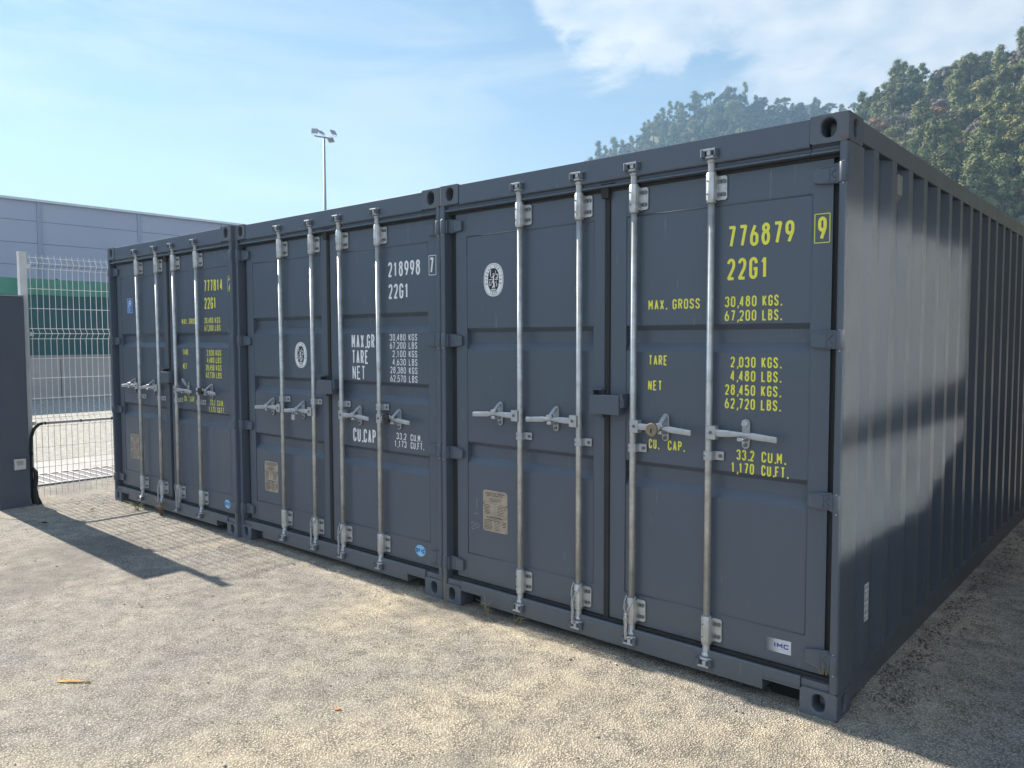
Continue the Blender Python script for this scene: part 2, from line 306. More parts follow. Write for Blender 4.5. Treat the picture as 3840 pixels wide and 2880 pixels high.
def casting(x0, x1, z0, z1, outer, front, y0, y1, fronthole, sidehole):
    mb = MB()
    # front (or back) face
    yf = y0 if front else y1; sg = 1 if front else -1
    holed_face(mb, (x0, x1, z0, z1), fronthole, lambda u, v, d: (u, yf + sg * d, v), .12)
    xo = x1 if outer > 0 else x0
    holed_face(mb, (y0, y1, z0, z1), sidehole, lambda u, v, d: (xo - outer * d, u, v), .10)
    xi = x0 if outer > 0 else x1; yb = y1 if front else y0
    mb.quad((xi, y0, z0), (xi, y1, z0), (xi, y1, z1), (xi, y0, z1)); mb.quad((x0, yb, z0), (x1, yb, z0), (x1, yb, z1), (x0, yb, z1))
    mb.quad((x0, y0, z1), (x1, y0, z1), (x1, y1, z1), (x0, y1, z1)); mb.quad((x0, y0, z0), (x1, y0, z0), (x1, y1, z0), (x0, y1, z0))
    me = mb
    return me
def weld_bevel(o, wd):
    me = o.data; bm = bmesh.new(); bm.from_mesh(me); bmesh.ops.remove_doubles(bm, verts=bm.verts, dist=.0004); bmesh.ops.recalc_face_normals(bm, faces=bm.faces); bm.to_mesh(me); bm.free()
    bv = o.modifiers.new('bevel', 'BEVEL'); bv.width = wd; bv.segments = 3; bv.limit_method = 'ANGLE'; bv.angle_limit = R_(50)
W, H, LEN = 2.438, 2.591, 6.058
def bolt(mb, x, y, z, r=.009, d=.007):
    mb.tube([(x, y, z), (x, y - d, z)], r, 8, smooth=False)
def bar_guide(parent, x, z0, z1, side):
    h = z1 - z0; mb = MB()
    prof = [(x - .026, .049), (x - .026, .012), (x - .019, -.001), (x - .008, -.006), (x + .008, -.006), (x + .019, -.001), (x + .026, .012), (x + .026, .049)]
    mb.prism(prof, 2, z0 + .012, z1 - .012)
    mb.tube([(x, .016, z0), (x, .016, z1)], .0235, 16)
    c = .008; a, b = x + .024, x + .066
    mb.prism([(a, z0 + .014), (b - c, z0 + .014), (b, z0 + .014 + c), (b, z1 - .014 - c), (b - c, z1 - .014), (a, z1 - .014)], 1, .040, .0488)
    a, b = x - .042, x - .024
    mb.prism([(a + c / 2, z0 + .014), (b, z0 + .014), (b, z1 - .014), (a + c / 2, z1 - .014), (a, z1 - .02), (a, z0 + .02)], 1, .041, .0488)
    o = mb.build('bar_guide', GALV, parent, bevel=.0015)
    b2 = MB()
    for zz in (z0 + .04, z1 - .04):
        bolt(b2, x + .052, .040, zz, .010); b2.tube([(x - .010, -.0058, zz), (x - .010, -.0072, zz)], .0042, 8)
        b2.box(x + .030, x + .040, .030, .040, zz - .008, zz + .008)
    b2.build('guide_bolt', BOLT, parent)
    return o
def clamp(parent, x, z):
    mb = MB(); mb.prism([(x - .024, .049), (x - .024, .008), (x - .014, -.003), (x + .012, -.004), (x + .023, .006), (x + .026, .038), (x + .066, .040), (x + .066, .0488)], 2, z - .021, z + .021)
    mb.build('bar_clamp', GALVD, parent, bevel=.003)
    b = MB(); bolt(b, x + .050, .040, z, .009); b.tube([(x - .011, -.0005, z), (x - .011, -.0045, z)], .0042, 8); b.build('clamp_bolt', BOLT, parent)
def cam_lock(parent, x, zin, d, tw):
    """cam end of a locking bar; d=+1 top, -1 bottom"""
    mb = MB(); z = lambda t: zin + d * t
    mb.tube([(x, .016, z(0)), (x, .016, z(.045)), (x, .016, z(.050)), (x, .014, z(.060)), (x, .012, z(.068))], [.018, .018, .021, .023, .015], 14)
    zz = lambda a, b: (min(z(a), z(b)), max(z(a), z(b)))
    a, b = zz(.066, .078)
    mb.prism([(x - .034, .006), (x - .018, -.012), (x + .020, -.014), (x + .036, -.002), (x + .030, .016), (x - .026, .018)], 2, a, b)
    a, b = zz(.078, .104)
    mb.prism([(x - .004 + tw, -.020), (x + .016 + tw, -.022), (x + .020 + tw, .010), (x - .002 + tw, .012)], 2, a, b)
    a, b = zz(.098, .108)
    mb.prism([(x - .040, -.016), (x - .030, -.024), (x + .030, -.022), (x + .038, -.010), (x + .010, .004), (x - .012, .004)], 2, a, b)
    o = mb.build('cam_lock', GALVD, parent, bevel=.002)
    return o
def cam_keeper(parent, x, zin, d):
    mb = MB(); z = lambda t: zin + d * t; zz = lambda a, b: (min(z(a), z(b)), max(z(a), z(b)))
    a, b = zz(.070, .106)
    mb.prism([(x - .038, .004), (x - .041, -.022), (x - .031, -.030), (x - .018, -.018), (x - .020, .004)], 2, a, b)
    mb.prism([(x + .024, .004), (x + .022, -.016), (x + .034, -.026), (x + .043, -.014), (x + .042, .004)], 2, a, b)
    mb.box(x - .044, x + .044, -.001, .003, a - .004, b + .004)
    mb.build('cam_keeper', PAINT, parent, bevel=.002)
def locking_bar(C, x, hz, cz, side, keeper=True, mode='closed'):
    """side -1 handle to the left, +1 to the right"""
    mb = MB(); mb.tube([(x, .016, .30), (x, .016, 1.2), (x, .016, 2.30)], .0162, 20)
    bar = mb.build('locking_bar', GALV, C)
    bar_guide(bar, x, 2.285, 2.425, side); bar_guide(bar, x, .182, .322, side); clamp(bar, x, cz)
    cam_lock(bar, x, 2.422, 1, rnd.uniform(-.006, .006)); cam_lock(bar, x, .188, -1, rnd.uniform(-.006, .006))
    s = side
    hb = MB(); X = lambda t: x + s * t
    xs = sorted((X(-.004), X(.048)))
    hb.prism([(xs[0], -.012), (xs[1], -.016), (xs[1], .026), (xs[0], .030)], 2, hz - .033, hz + .031)
    hb.build('handle_hub', GALVD, bar, bevel=.004)
    b = MB(); bolt(b, X(.024), -.014, hz, .008, .005); b.build('hub_rivet', BOLT, bar)
    h = MB(); drop = -.010
    sec = [(.044, -.006, 0, .017, .005), (.10, -.007, 0, .016, .005), (.16, -.009, .002, .011, .006), (.20, -.011, .0, .010, .006), (.23, -.012, -.002, .0155, .005), (.345, -.016, drop, .0135, .005)]
    vs = []; fs = []
    for t, y, dz, hh, th in sec:
        for k in range(8):
            a = 2 * math.pi * (k + .5) / 8; vs.append((X(t), y + th * 1.08 * math.cos(a), hz + dz + hh * 1.08 * math.sin(a)))
    for i in range(len(sec) - 1):
        for k in range(8): fs.append((i * 8 + k, i * 8 + (k + 1) % 8, i * 8 + 8 + (k + 1) % 8, i * 8 + 8 + k))
    fs += [tuple(range(8)), tuple(range(len(vs) - 8, len(vs)))]
    h.add(vs, fs); h.build('handle', GALVD, bar, bevel=.002)
    # retainer on the door
    kx = X(.175); k = MB(); n = 8; pts = []
    for i in range(n + 1): a = math.pi * i / n; pts.append((kx + .019 * math.cos(a), hz + .050 + .019 * math.sin(a)))
    for i in range(n + 1): a = math.pi + math.pi * i / n; pts.append((kx + .019 * math.cos(a), hz - .050 + .019 * math.sin(a)))
    k.prism(pts, 1, .038, .0488)
    kp = k.build('handle_retainer', GALVD, C, bevel=.002)
    b = MB(); bolt(b, kx, .038, hz + .052, .010); bolt(b, kx, .038, hz - .052, .010); b.build('retainer_bolt', BOLT, kp)
    hk = MB(); hk.prism([(-.020, hz - .028), (-.020, hz - .020), (.038, hz - .018), (.038, hz - .034)], 0, kx - .014, kx + .014)
    hk.box(kx - .014, kx + .014, -.0245, -.0195, hz - .028, hz - .012)
    hk.build('retainer_shelf', GALVD, kp, bevel=.002)
    lt = MB()
    if mode == 'closed':
        lt.prism([(.036, hz + .064), (.014, hz + .048), (-.020, hz + .020), (-.026, hz + .004), (-.019, hz + .004), (-.012, hz + .014), (.010, hz + .034), (.036, hz + .048)], 0, kx - .012, kx + .012)
        lt.prism([(kx - .024, hz + .010), (kx + .024, hz + .010), (kx + .014, hz + .026), (kx - .014, hz + .026)], 1, -.0255, -.0195)
    elif mode == 'raised':
        c = R_(155 if s > 0 else 25); dx, dz = math.cos(c), math.sin(c)
        pts = [(kx + t * dx * .06 + u * -dz * .017, hz + .052 + t * .035 + u * dx * -.017) for t, u in ((0, -1), (1, -1), (1.25, 0), (1, 1), (0, 1))]
        lt.prism(pts, 1, .012, .030)
    else:
        lt.prism([(kx - .020, hz + .040), (kx + .004, hz + .032), (kx + .018, hz + .052), (kx, hz + .070), (kx - .016, hz + .062)], 1, .028, .037)
    lt.build('retainer_latch', GALVD, kp, bevel=.002)
    cam_keeper(C, x, 2.422, 1); cam_keeper(C, x, .188, -1)
    return bar
def hinge(parent, z0, z1, left):
    """left: hinge at the container's left post"""
    M = (lambda x: -W - x) if left else (lambda x: x)
    zc = (z0 + z1) / 2; mb = MB()
    P = [(-.036, z0), (-.036, z1), (-.060, z1 + .002), (-.125, z1 - .006), (-.155, z1 - .016), (-.155, z0 + .012), (-.11, z0 + .004)]
    mb.prism([(M(x), z) for x, z in P], 1, .030, .0488)
    mb.tube([(M(-.021), .012, z0), (M(-.021), .012, z1)], .0205, 14)
    mb.box(M(-.050), M(-.022), .012, .040, z0 + .001, z1 - .001)
    for a, b, c, d in ((-.06, z1 - .008, -.125, z1 - .012), (-.06, z0 + .010, -.115, z0 + .010), (-.088, z0 + .012, -.088, z1 - .014), (-.088, zc - .004, -.062, zc + .020), (-.084, zc + .004, -.062, zc - .018)):
        mb.tube([(M(a), .030, b), (M(c), .030, d)], .0035, 6)
    o = mb.build('hinge', PAINT, parent, bevel=.002)
    p = MB(); p.tube([(M(-.021), .012, z0 - .009), (M(-.021), .012, z0 + .001)], .013, 10); p.tube([(M(-.021), .012, z1 - .001), (M(-.021), .012, z1 + .004)], .013, 10); p.build('hinge_pin', GALVD, parent)
def door(C, x0, x1, px0, px1, z0, z1, recs, name='door'):
    """stiles x0..px0, px1..x1; the pressed panel between with its horizontal recesses"""
    mb = MB()
    mb.box(x0, px0, .050, .098, z0, z1); mb.box(px1, x1, .050, .098, z0, z1)
    PT, PB = 2.276, .330
    mb.box(px0, px1, .0505, .098, PT, z1); mb.box(px0, px1, .0505, .098, z0, PB)
    prof = [(.0525, PT)]
    for a, b in recs: prof += [(.0525, a), (.086, a - .026), (.086, b + .045), (.0525, b)]
    prof += [(.0525, PB)]
    e = .0005
    vs = [(px0 - 0, y, z) for y, z in prof] + [(px1, y, z) for y, z in prof]; n = len(prof)
    mb.add(vs, [(i, i + 1, n + i + 1, n + i) for i in range(n - 1)])
    mb.box(px0 + .0, px1, .0983, .1003, z0 + .01, z1 - .01)
    # weld beads round the panel
    for z in (PT, PB): mb.tube([(px0 + .004, .0512, z), (px1 - .004, .0512, z)], .0035, 6)
    mb.tube([(px0, .0512, PB), (px0, .0512, PT)], .0028, 6); mb.tube([(px1, .0512, PB), (px1, .0512, PT)], .0028, 6)
    return mb.build(name, PAINT, C, fix=True)
def side_profile():
    pts = [(-.036, .205)]; e = .412; p = .284
    while e < LEN - .20:
        pts += [(-.036, e - .140), (-.002, e - .072), (-.002, e), (-.036, e + .064)]; e += p
    pts.append((-.036, LEN - .19)); return pts
SIDE = side_profile()
def container(ox, oy, label, cfg):
    C = thing('shipping_container', label, 'shipping container', (ox, oy, 0), 0, 'grey shipping containers standing in a row')
    # corner castings
    for x0, x1, out in ((-.162, 0, 1), (-W, -W + .162, -1)):
        cx = (x0 + x1) / 2
        for z0, z1 in ((2.473, H), (0, .118)):
            top = z0 > 1
            for fr, y0, y1 in ((True, 0, .178), (False, LEN - .178, LEN)):
                fh = (cx, z0 + .060, .052, .078) if not top else (cx - .004 * out, z0 + .063, .062, .080)
                sh = ((y0 + y1) / 2, z0 + .060, .056, .080)
                o = casting(x0, x1, z0, z1, out, fr, y0, y1, fh, sh).build('corner_casting', CAST, C); weld_bevel(o, .009)
    # posts
    for M in (lambda x: x, lambda x: -W - x):
        mb = MB(); mb.prism([(M(x), y) for x, y in ((-.038, .004), (-.030, .0), (-.008, .0), (-.001, .008), (-.001, .205), (-.012, .205), (-.06, .165), (-.09, .165), (-.09, .112), (-.038, .112))], 2, .118, 2.473)
        mb.build('corner_post', PAINT, C, bevel=.003)
        mb = MB(); mb.box(M(-.09), M(-.001), LEN - .19, LEN - .002, .118, 2.473); mb.build('rear_post', PAINT, C, bevel=.004)
    # header and sill
    mb = MB(); mb.prism([(.004, 2.584), (.004, 2.470), (.008, 2.466), (.026, 2.462), (.026, 2.450), (.010, 2.444), (.008, 2.434), (.060, 2.430), (.11, 2.430), (.11, 2.584)], 0, -W + .164, -.164)
    for a, b in ((-.162, -.040), (-W + .040, -W + .162)): mb.prism([(.010, 2.472), (.026, 2.462), (.026, 2.450), (.010, 2.444), (.008, 2.434), (.060, 2.430), (.11, 2.430), (.11, 2.472)], 0, a, b)
    hd = mb.build('door_header', PAINT, C, bevel=.002)
    mb = MB(); s0 = .050
    mb.prism([(.003, s0), (.003, .150), (.010, .158), (.040, .150), (.11, .150), (.11, s0)], 0, -W + .335, -.335)
    for a, b in ((-.335, -.163), (-W + .163, -W + .335)):
        mb.prism([(.003, .100), (.003, .150), (.010, .158), (.040, .150), (.11, .150), (.11, .100)], 0, a, b)
    for a, b in ((-.162, -.040), (-W + .040, -W + .162)): mb.box(a, b, .012, .11, .1182, .150)
    for sx in (-.335, -W + .335): mb.box(sx - .006 if sx > -1 else sx - .001, sx + .001 if sx > -1 else sx + .006, -.001, .003, .0515, .108)
    for a, b in ((-.335, -.163), (-W + .163, -W + .335)): mb.box(a, b, -.001, .003, .099, .108)
    mb.build('door_sill', PAINT, C, bevel=.0015)
    for a, b in ((-.333, -.164), (-W + .164, -W + .333)): MB().box(a, b, .11, .14, .0, .15).build('recess_backing', DARK, C)
    # seals
    mb = MB()
    mb.box(-W + .040, -.040, .062, .100, .150, .176); mb.box(-W + .040, -.040, .060, .100, 2.416, 2.431)
    mb.box(-W + .040, -W + .094, .066, .100, .176, 2.416); mb.box(-.078, -.040, .066, .100, .176, 2.416)
    mb.box(-W + .040, -.040, .042, .058, 2.416, 2.429); mb.box(-W + .045, -.045, .038, .058, .151, .168)
    mb.prism([(-1.241, .052), (-1.236, .040), (-1.222, .036), (-1.208, .042), (-1.206, .052)], 2, .158, 2.44)
    mb.prism([(-1.252, 2.455), (-1.252, 2.405), (-1.244, 2.38), (-1.205, 2.38), (-1.204, 2.425), (-1.19, 2.445), (-1.16, 2.455)], 1, .020, .047)
    mb.build('door_seal', RUBBER, C, bevel=.002)
    recs = cfg['recs']
    dl = door(C, -2.345, -1.243, -2.257, -1.312, .172, 2.417, recs); dr = door(C, -1.205, -.076, -1.111, -.163, .172, 2.417, recs)
    for a, b in ((2.305, 2.388), (1.606, 1.687), (.908, .986), (.205, .290)):
        hinge(dl, a, b, True); hinge(dr, a, b, False)
    # locking bars
    modes = cfg.get('modes', ['closed'] * 4)
    for i, (x, s) in enumerate(zip((-1.802, -1.385, -1.045, -.623), (-1, -1, 1, 1))):
        locking_bar(C, x, cfg['hz'] + (.004 if i == 0 else 0), cfg['cz'], s, mode=modes[i])
    # lock box
    mb = MB(); mb.box(-1.285, -1.106, -.024, -.020, 1.262, 1.362); mb.box(-1.281, -1.110, -.0195, .030, 1.358, 1.362)
    mb.box(-1.110, -1.106, -.0195, .03, 1.262, 1.362); mb.box(-1.285, -1.281, -.0195, .03, 1.262, 1.362); mb.box(-1.279, -1.112, -.014, .03, 1.266, 1.354)
    mb.box(-1.1055, -1.090, -.016, .046, 1.300, 1.372)
    lb = mb.build('lock_box', PAINT, C, bevel=.003)
    mb = MB(); mb.box(-1.306, -1.288, .012, .049, 1.262, 1.385); mb.box(-1.306, -1.225, -.010, .049, 1.386, 1.391); mb.box(-1.279, -1.242, .03, .049, 1.24, 1.256)
    mb.tube([(-1.092, -.018, 1.345), (-1.084, -.020, 1.345), (-1.078, -.020, 1.325), (-1.084, -.020, 1.306), (-1.094, -.020, 1.310)], .0045, 8)
    mb.build('lock_bracket', PAINT, lb, bevel=.002)
    # side walls, rails, roof, floor, back
    for M in (lambda x: x, lambda x: -W - x):
        mb = MB(); n = len(SIDE); vs = []
        for z in (.145, 2.50): vs += [(M(x), y, z) for x, y in SIDE]
        for z in (.145, 2.50): vs += [(M(x - .004), y, z) for x, y in SIDE]
        fs = [(i, i + 1, n + i + 1, n + i) for i in range(n - 1)] + [(2 * n + i, 3 * n + i, 3 * n + i + 1, 2 * n + i + 1) for i in range(n - 1)]
        mb.add(vs, fs); mb.build('side_panel', PAINT, C, fix=False) if M(1) > 0 else mb.build('side_panel', PAINT, C, fix=False)
        mb = MB(); mb.box(M(-.062), M(-.0005), .18, LEN - .18, 2.490, 2.583); mb.build('top_rail', PAINT, C, bevel=.004)
        mb = MB(); mb.prism([(M(x), z) for x, z in ((-.004, .040), (-.004, .150), (-.048, .157), (-.060, .157), (-.060, .150), (-.014, .144), (-.014, .052), (-.055, .046), (-.055, .040))], 1, .18, LEN - .18); mb.build('bottom_rail', PAINT, C)
    mb = MB(); mb.box(-W + .064, -.064, .112, LEN - .05, 2.555, 2.572)
    for i in range(26): mb.box(-W + .2, -.2, .25 + i * .22, .35 + i * .22, 2.573, 2.580)
    mb.build('roof', PAINT, C)
    mb = MB(); mb.box(-W + .062, -.062, .142, LEN - .05, .105, .143); mb.build('floor', DARK, C)
    mb = MB(); mb.box(-W + .06, -.06, LEN - .045, LEN - .005, .118, 2.55); mb.build('end_wall', PAINT, C)
    cfg['decals'](C)
    return C

# --- decals
def yellow_set(C, num, ck, kgs_dot, gross_x1, cft, dx=0, small=False, hide=False):
    d = kgs_dot
    e = lambda a: a
    t = MB(); text(t, num, -.556, -.242, 2.075, .100); text(t, ck, -.138, -.101, 2.075, .100, y=.0485)
    for a, b in (((-.152, 2.064), (-.152, 2.187)), ((-.152, 2.187), (-.088, 2.187)), ((-.088, 2.187), (-.088, 2.064)), ((-.088, 2.064), (-.152, 2.064))): ribbon(t, [a, b], .0035, lambda X, Z, k: (X, .0487, Z))
    t.build('serial_number', YEL, C)
    t = MB(); text(t, '22G1', -.557, -.356, 1.925, .100); t.build('type_code', YEL, C)
    t = MB(); text(t, 'MAX. GROSS', -.979, -.695, 1.798, .050); z = .050
    for a, b, u in (('30,480', 1.800, 'KGS'), ('67,200', 1.735, 'LBS')): text(t, a, -.566, -.411, b, z); text(t, u + d, -.383, -.292, b, z)
    text(t, 'TARE', -.975, -.869, 1.521, z); text(t, 'NET', -.978, -.898, 1.394, z)
    for a, x, b, u in (('2,030', -.534, 1.519, 'KGS'), ('4,480', -.534, 1.455, 'LBS'), ('28,450', -.560, 1.389, 'KGS'), ('62,720', -.560, 1.325, 'LBS')): text(t, a, x, -.411, b, z); text(t, u + d, -.383, -.290, b, z)
    text(t, 'CU.', -.971, -.912, 1.098, z); text(t, 'CAP.', -.862, -.768, 1.098, z)
    text(t, '33.2', -.498, -.411, 1.086, z); text(t, 'CU.M.', -.376, -.262, 1.086, z); text(t, cft, -.524, -.411, 1.024, z); text(t, 'CU.FT.', -.376, -.250, 1.024, z)
    t.build('weight_lettering', YEL, C)
def white_set(C):
    o = -.017
    t = MB(); text(t, '218998', -.540 + o, -.222 + o, 2.072, .100); text(t, '7', -.130 + o, -.092 + o, 2.075, .100, y=.0485)
    for a, b in (((-.152, 2.064), (-.152, 2.187)), ((-.152, 2.187), (-.088, 2.187)), ((-.088, 2.187), (-.088, 2.064)), ((-.088, 2.064), (-.152, 2.064))): ribbon(t, [a, b], .004, lambda X, Z, k: (X, .0487, Z))
    t.build('serial_number', WHT, C)
    t = MB(); text(t, '22G1', -.538 + o, -.335 + o, 1.926, .100); t.build('type_code', WHT, C)
    t = MB()
    text(t, 'MAX.GR.', -.947 + o, -.666 + o, 1.594, .097, stroke=.135); text(t, 'TARE', -.944 + o, -.764 + o, 1.484, .097, stroke=.135); text(t, 'NET', -.942 + o, -.800 + o, 1.373, .097, stroke=.11)
    for a, x, b, u in (('30,480', -.531, 1.646, 'KGS'), ('67,200', -.531, 1.592, 'LBS'), ('2,100', -.505, 1.536, 'KGS'), ('4,630', -.505, 1.481, 'LBS'), ('28,380', -.529, 1.426, 'KGS'), ('62,570', -.529, 1.370, 'LBS')): text(t, a, x + o, -.371 + o, b, .045, stroke=.13); text(t, u, -.340 + o, -.257 + o, b, .045, stroke=.13)
    text(t, 'CU.CAP.', -.944 + o, -.664 + o, .930, .097, stroke=.135)
    text(t, '33.2', -.474 + o, -.372 + o, .982, .045); text(t, 'CU.M.', -.330 + o, -.218 + o, .982, .045); text(t, '1,173', -.493 + o, -.372 + o, .930, .045); text(t, 'CU.FT.', -.330 + o, -.200 + o, .930, .045)
    t.build('weight_lettering', WHT, C)
def oval(cx, cz, a, b, n=36): return [(cx + a * math.copysign(abs(math.cos(t)) ** .85, math.cos(t)), cz + b * math.copysign(abs(math.sin(t)) ** .85, math.sin(t))) for t in [2 * math.pi * i / n for i in range(n)]]
def bureau_sticker(C, cx, cz):
    y = .0518; a, b = .0785, .098
    pl = lambda dy: (lambda X, Z, k: (X, y - dy - .0002 * k, Z))
    t = MB(); P = oval(cx, cz, a, b); t.add([(p[0], y, p[1]) for p in P], [tuple(range(len(P)))])
    st = t.build('approval_sticker', WHT, C)
    t = MB(); P = oval(cx, cz, a * .92, b * .93); ribbon(t, P + [P[0], P[1]], .0018, pl(.0004))
    P = oval(cx, cz, a * .56, b * .70); t.add([(p[0], y - .0004, p[1]) for p in P], [tuple(range(len(P)))])
    def ring(word, a0, a1):
        for i, ch in enumerate(word):
            if ch == ' ': continue
            an = a0 + (a1 - a0) * i / (len(word) - 1); c, s = math.cos(R_(an)), math.sin(R_(an)); px, pz = cx + a * .74 * c, cz + b * .815 * s
            up_ = Vector((c, s * .8)).normalized() if word[0] == 'B' else Vector((-c, -s)).normalized(); rg = Vector((up_.y, -up_.x))
            for k, stx in enumerate(G[ch]): ribbon(t, [tuple(Vector((px, pz)) + rg * ((u - .5) * .0085) + up_ * ((v - .5) * .0125)) for u, v in stx], .0021, pl(.0004), k=k)
    ring('BUREAU VERITAS', 196, -16); ring('1828', 248, 292)
    t.build('sticker_print', BLK, st)
    t = MB(); q = pl(.0010)
    def L(pts, wd): ribbon(t, [(cx + u * .040, cz + v * .062) for u, v in pts], wd, q)
    L([(.0, .42), (.02, .05), (-.1, -.2), (.15, -.45), (-.2, -.8)], .009); L([(.05, .3), (.35, .5), (.45, .85)], .004); L([(-.05, .3), (-.3, .2), (-.5, .3)], .004)
    L([(.05, -.1), (.2, -.4), (.25, -.8)], .005); L([(-.02, .62), (.02, .48)], .008); L([(-.9, .02), (-.2, .02)], .004); L([(.25, .02), (.9, .02)], .004); L([(-.8, -.1), (-.8, -.5), (-.45, -.5), (-.45, -.15)], .004)
    L([(.6, -.1), (.5, -.3), (.75, -.45), (.5, -.65)], .004); L([(.5, .15), (.8, .15), (.85, .4), (.6, .55)], .006); L([(-.55, .35), (-.6, .65), (-.5, .9)], .006); L([(-.5, -.92), (.5, -.92)], .004); L([(-.3, -.85), (-.3, -1.0), (.3, -1.0), (.3, -.85)], .003)
    t.build('sticker_figure', WHT, st)
def data_plate(C, x0, x1, z0, z1):
    y = .0505; t = MB(); t.box(x0, x1, y, .0522, z0, z1); p = t.build('data_plate', PLATE, C)
    t = MB(); pl = lambda X, Z, k: (X, y - .0007, Z); w_ = x1 - x0; X = lambda u: x0 + u * w_; h = z1 - z0; Z = lambda v: z0 + v * h
    pt = lambda s, u0, u1, v, hh: text(t, s, X(u0), X(u1), Z(v), hh, stroke=.17, place=pl)
    pt('APPROVED FOR TRANSPORT', .1, .9, .91, .0105); pt('UNDER CUSTOMS SEAL', .17, .83, .855, .0105)
    pt('CSC SAFETY APPROVAL', .14, .8, .325, .0105)
    r2 = random.Random(5)
    for v in (.78, .745): pt('GB CXXX BV', .3, .7, v, .006)
    for v in (.715,): pt('MANUFACTURERS NO', .05, .6, v, .006)
    for z in (.68, .355): ribbon(t, [(X(.02), Z(z)), (X(.98), Z(z))], .0012, pl)
    for i in range(7):
        v = .64 - i * .036; ribbon(t, [(X(.05), Z(v)), (X(.25 + r2.random() * .08), Z(v))], .0035, pl); ribbon(t, [(X(.6), Z(v)), (X(.82 + r2.random() * .14), Z(v))], .0028, pl)
    for i in range(7):
        v = .27 - i * .036; ribbon(t, [(X(.05), Z(v)), (X(.36 + r2.random() * .06), Z(v))], .0035, pl); ribbon(t, [(X(.46), Z(v)), (X(.70 + r2.random() * .06), Z(v))], .0025, pl); 
        if i < 4: ribbon(t, [(X(.8), Z(v)), (X(.95), Z(v))], .0035, pl)
    for u0, u1, v0, v1 in ((.24, .76, .775, .815), (.22, .66, .285, .312)):
        ribbon(t, [(X(u0), Z(v0)), (X(u1), Z(v0)), (X(u1), Z(v1)), (X(u0), Z(v1)), (X(u0), Z(v0))], .0012, lambda X_, Z_, k: (X_, y - .0009, Z_))
    t.build('plate_print', PLTXT, p)
    t = MB()
    for u, v in ((.03, .985), (.97, .985), (.03, .015), (.97, .015), (.02, .66), (.98, .66)): t.tube([(X(u), y + .0004, Z(v)), (X(u), y - .003, Z(v))], .0042, 8)
    t.build('plate_rivet', BOLT, p)
def round_sticker(C, cx, cz):
    t = MB(); P = oval(cx, cz, .049, .038); P = [(cx + .049 * math.cos(2 * math.pi * i / 32), cz + .038 * math.sin(2 * math.pi * i / 32)) for i in range(32)]
    t.add([(p[0], .0492, p[1]) for p in P], [tuple(range(32))]); s = t.build('maker_sticker', LBLUE, C)
    t = MB(); text(t, 'DFIC', cx - .043, cx + .043, cz - .014, .028, y=.0488, stroke=.26, gap=.18); t.build('sticker_print', NAVY, s)
def dec3(C):
    yellow_set(C, '776879', '9', '.', 0, '1,170'); bureau_sticker(C, -2.037, 2.005); data_plate(C, -2.129, -1.931, .494, .744)
    t = MB(); t.add([(-.345, .0492, .221), (-.223, .0492, .221), (-.223, .0492, .284), (-.345, .0492, .281)], [(0, 1, 2, 3)])
    s = t.build('maker_sticker', FADE, C)
    t = MB(); text(t, 'IMC', -.305, -.234, .243, .023, y=.0488, stroke=.24, gap=.16); t.build('sticker_print', NAVY, s)
    t = MB(); pl = lambda X, Z, k: (X, .0515, Z)
    ribbon(t, [(-2.183, .682), (-2.180, .610)], .0016, pl); ribbon(t, [(-2.206, .586), (-2.168, .586)], .0016, pl)
    ribbon(t, [(-2.232, .518), (-2.222, .528), (-2.208, .530), (-2.204, .518), (-2.222, .496), (-2.226, .488), (-2.215, .487), (-2.200, .492)], .0014, pl)
    ribbon(t, [(-2.19 + .016 * math.cos(a / 10 * 6.28) + .01, .512 + .014 * math.sin(a / 10 * 6.28)) for a in range(11)], .0014, pl)
    t.build('chalk_marks', CHALK, C)
    # right-hand side: warning stickers and vent
    t = MB(); t.add([(-.0015, .346, .345), (-.0015, .406, .345), (-.0015, .406, .522), (-.0015, .346, .522)], [(0, 1, 2, 3)]); s = t.build('number_sticker', WHT, C)
    t = MB(); pl = lambda X, Z, k: (-.0012 + .0002 * k, X, Z)
    for z in (.345, .404, .463):
        text(t, 'AV', .354, .398, z + .030, .022, stroke=.2, place=pl)
        for i in range(6): ribbon(t, [(.356 + i * .008, z + .006), (.356 + i * .008, z + .022)], .002 if i else .005, pl)
        ribbon(t, [(.347, z + .0575), (.405, z + .0575)], .0015, pl)
    t.build('sticker_print', BLK, s)
    t = MB(); t.box(-.036, -.004, .738, .806, 2.345, 2.445); t.prism([(-.036, 2.30), (-.006, 2.345), (-.036, 2.345)], 1, .742, .802)
    t.build('side_vent', mat('vent_cover', (.30, .31, .29), .6, noise=(20, .5, (.2, .2, .2))), C, bevel=.004)
    t = MB(); pl = lambda X, Z, k: (-.0362, X, Z) if False else (-.0010, X, Z)
    t2 = MB()
    for pts in ([(.63, .66), (.665, .65), (.672, .60), (.650, .575), (.634, .60)], [(.672, .59), (.678, .64)]): ribbon(t2, pts, .0015, pl)
    t2.build('chalk_marks', CHALK, C)
def dec2(C):
    white_set(C); bureau_sticker(C, -1.595, 1.538); data_plate(C, -2.132, -1.936, .428, .674); round_sticker(C, -.259, .259)
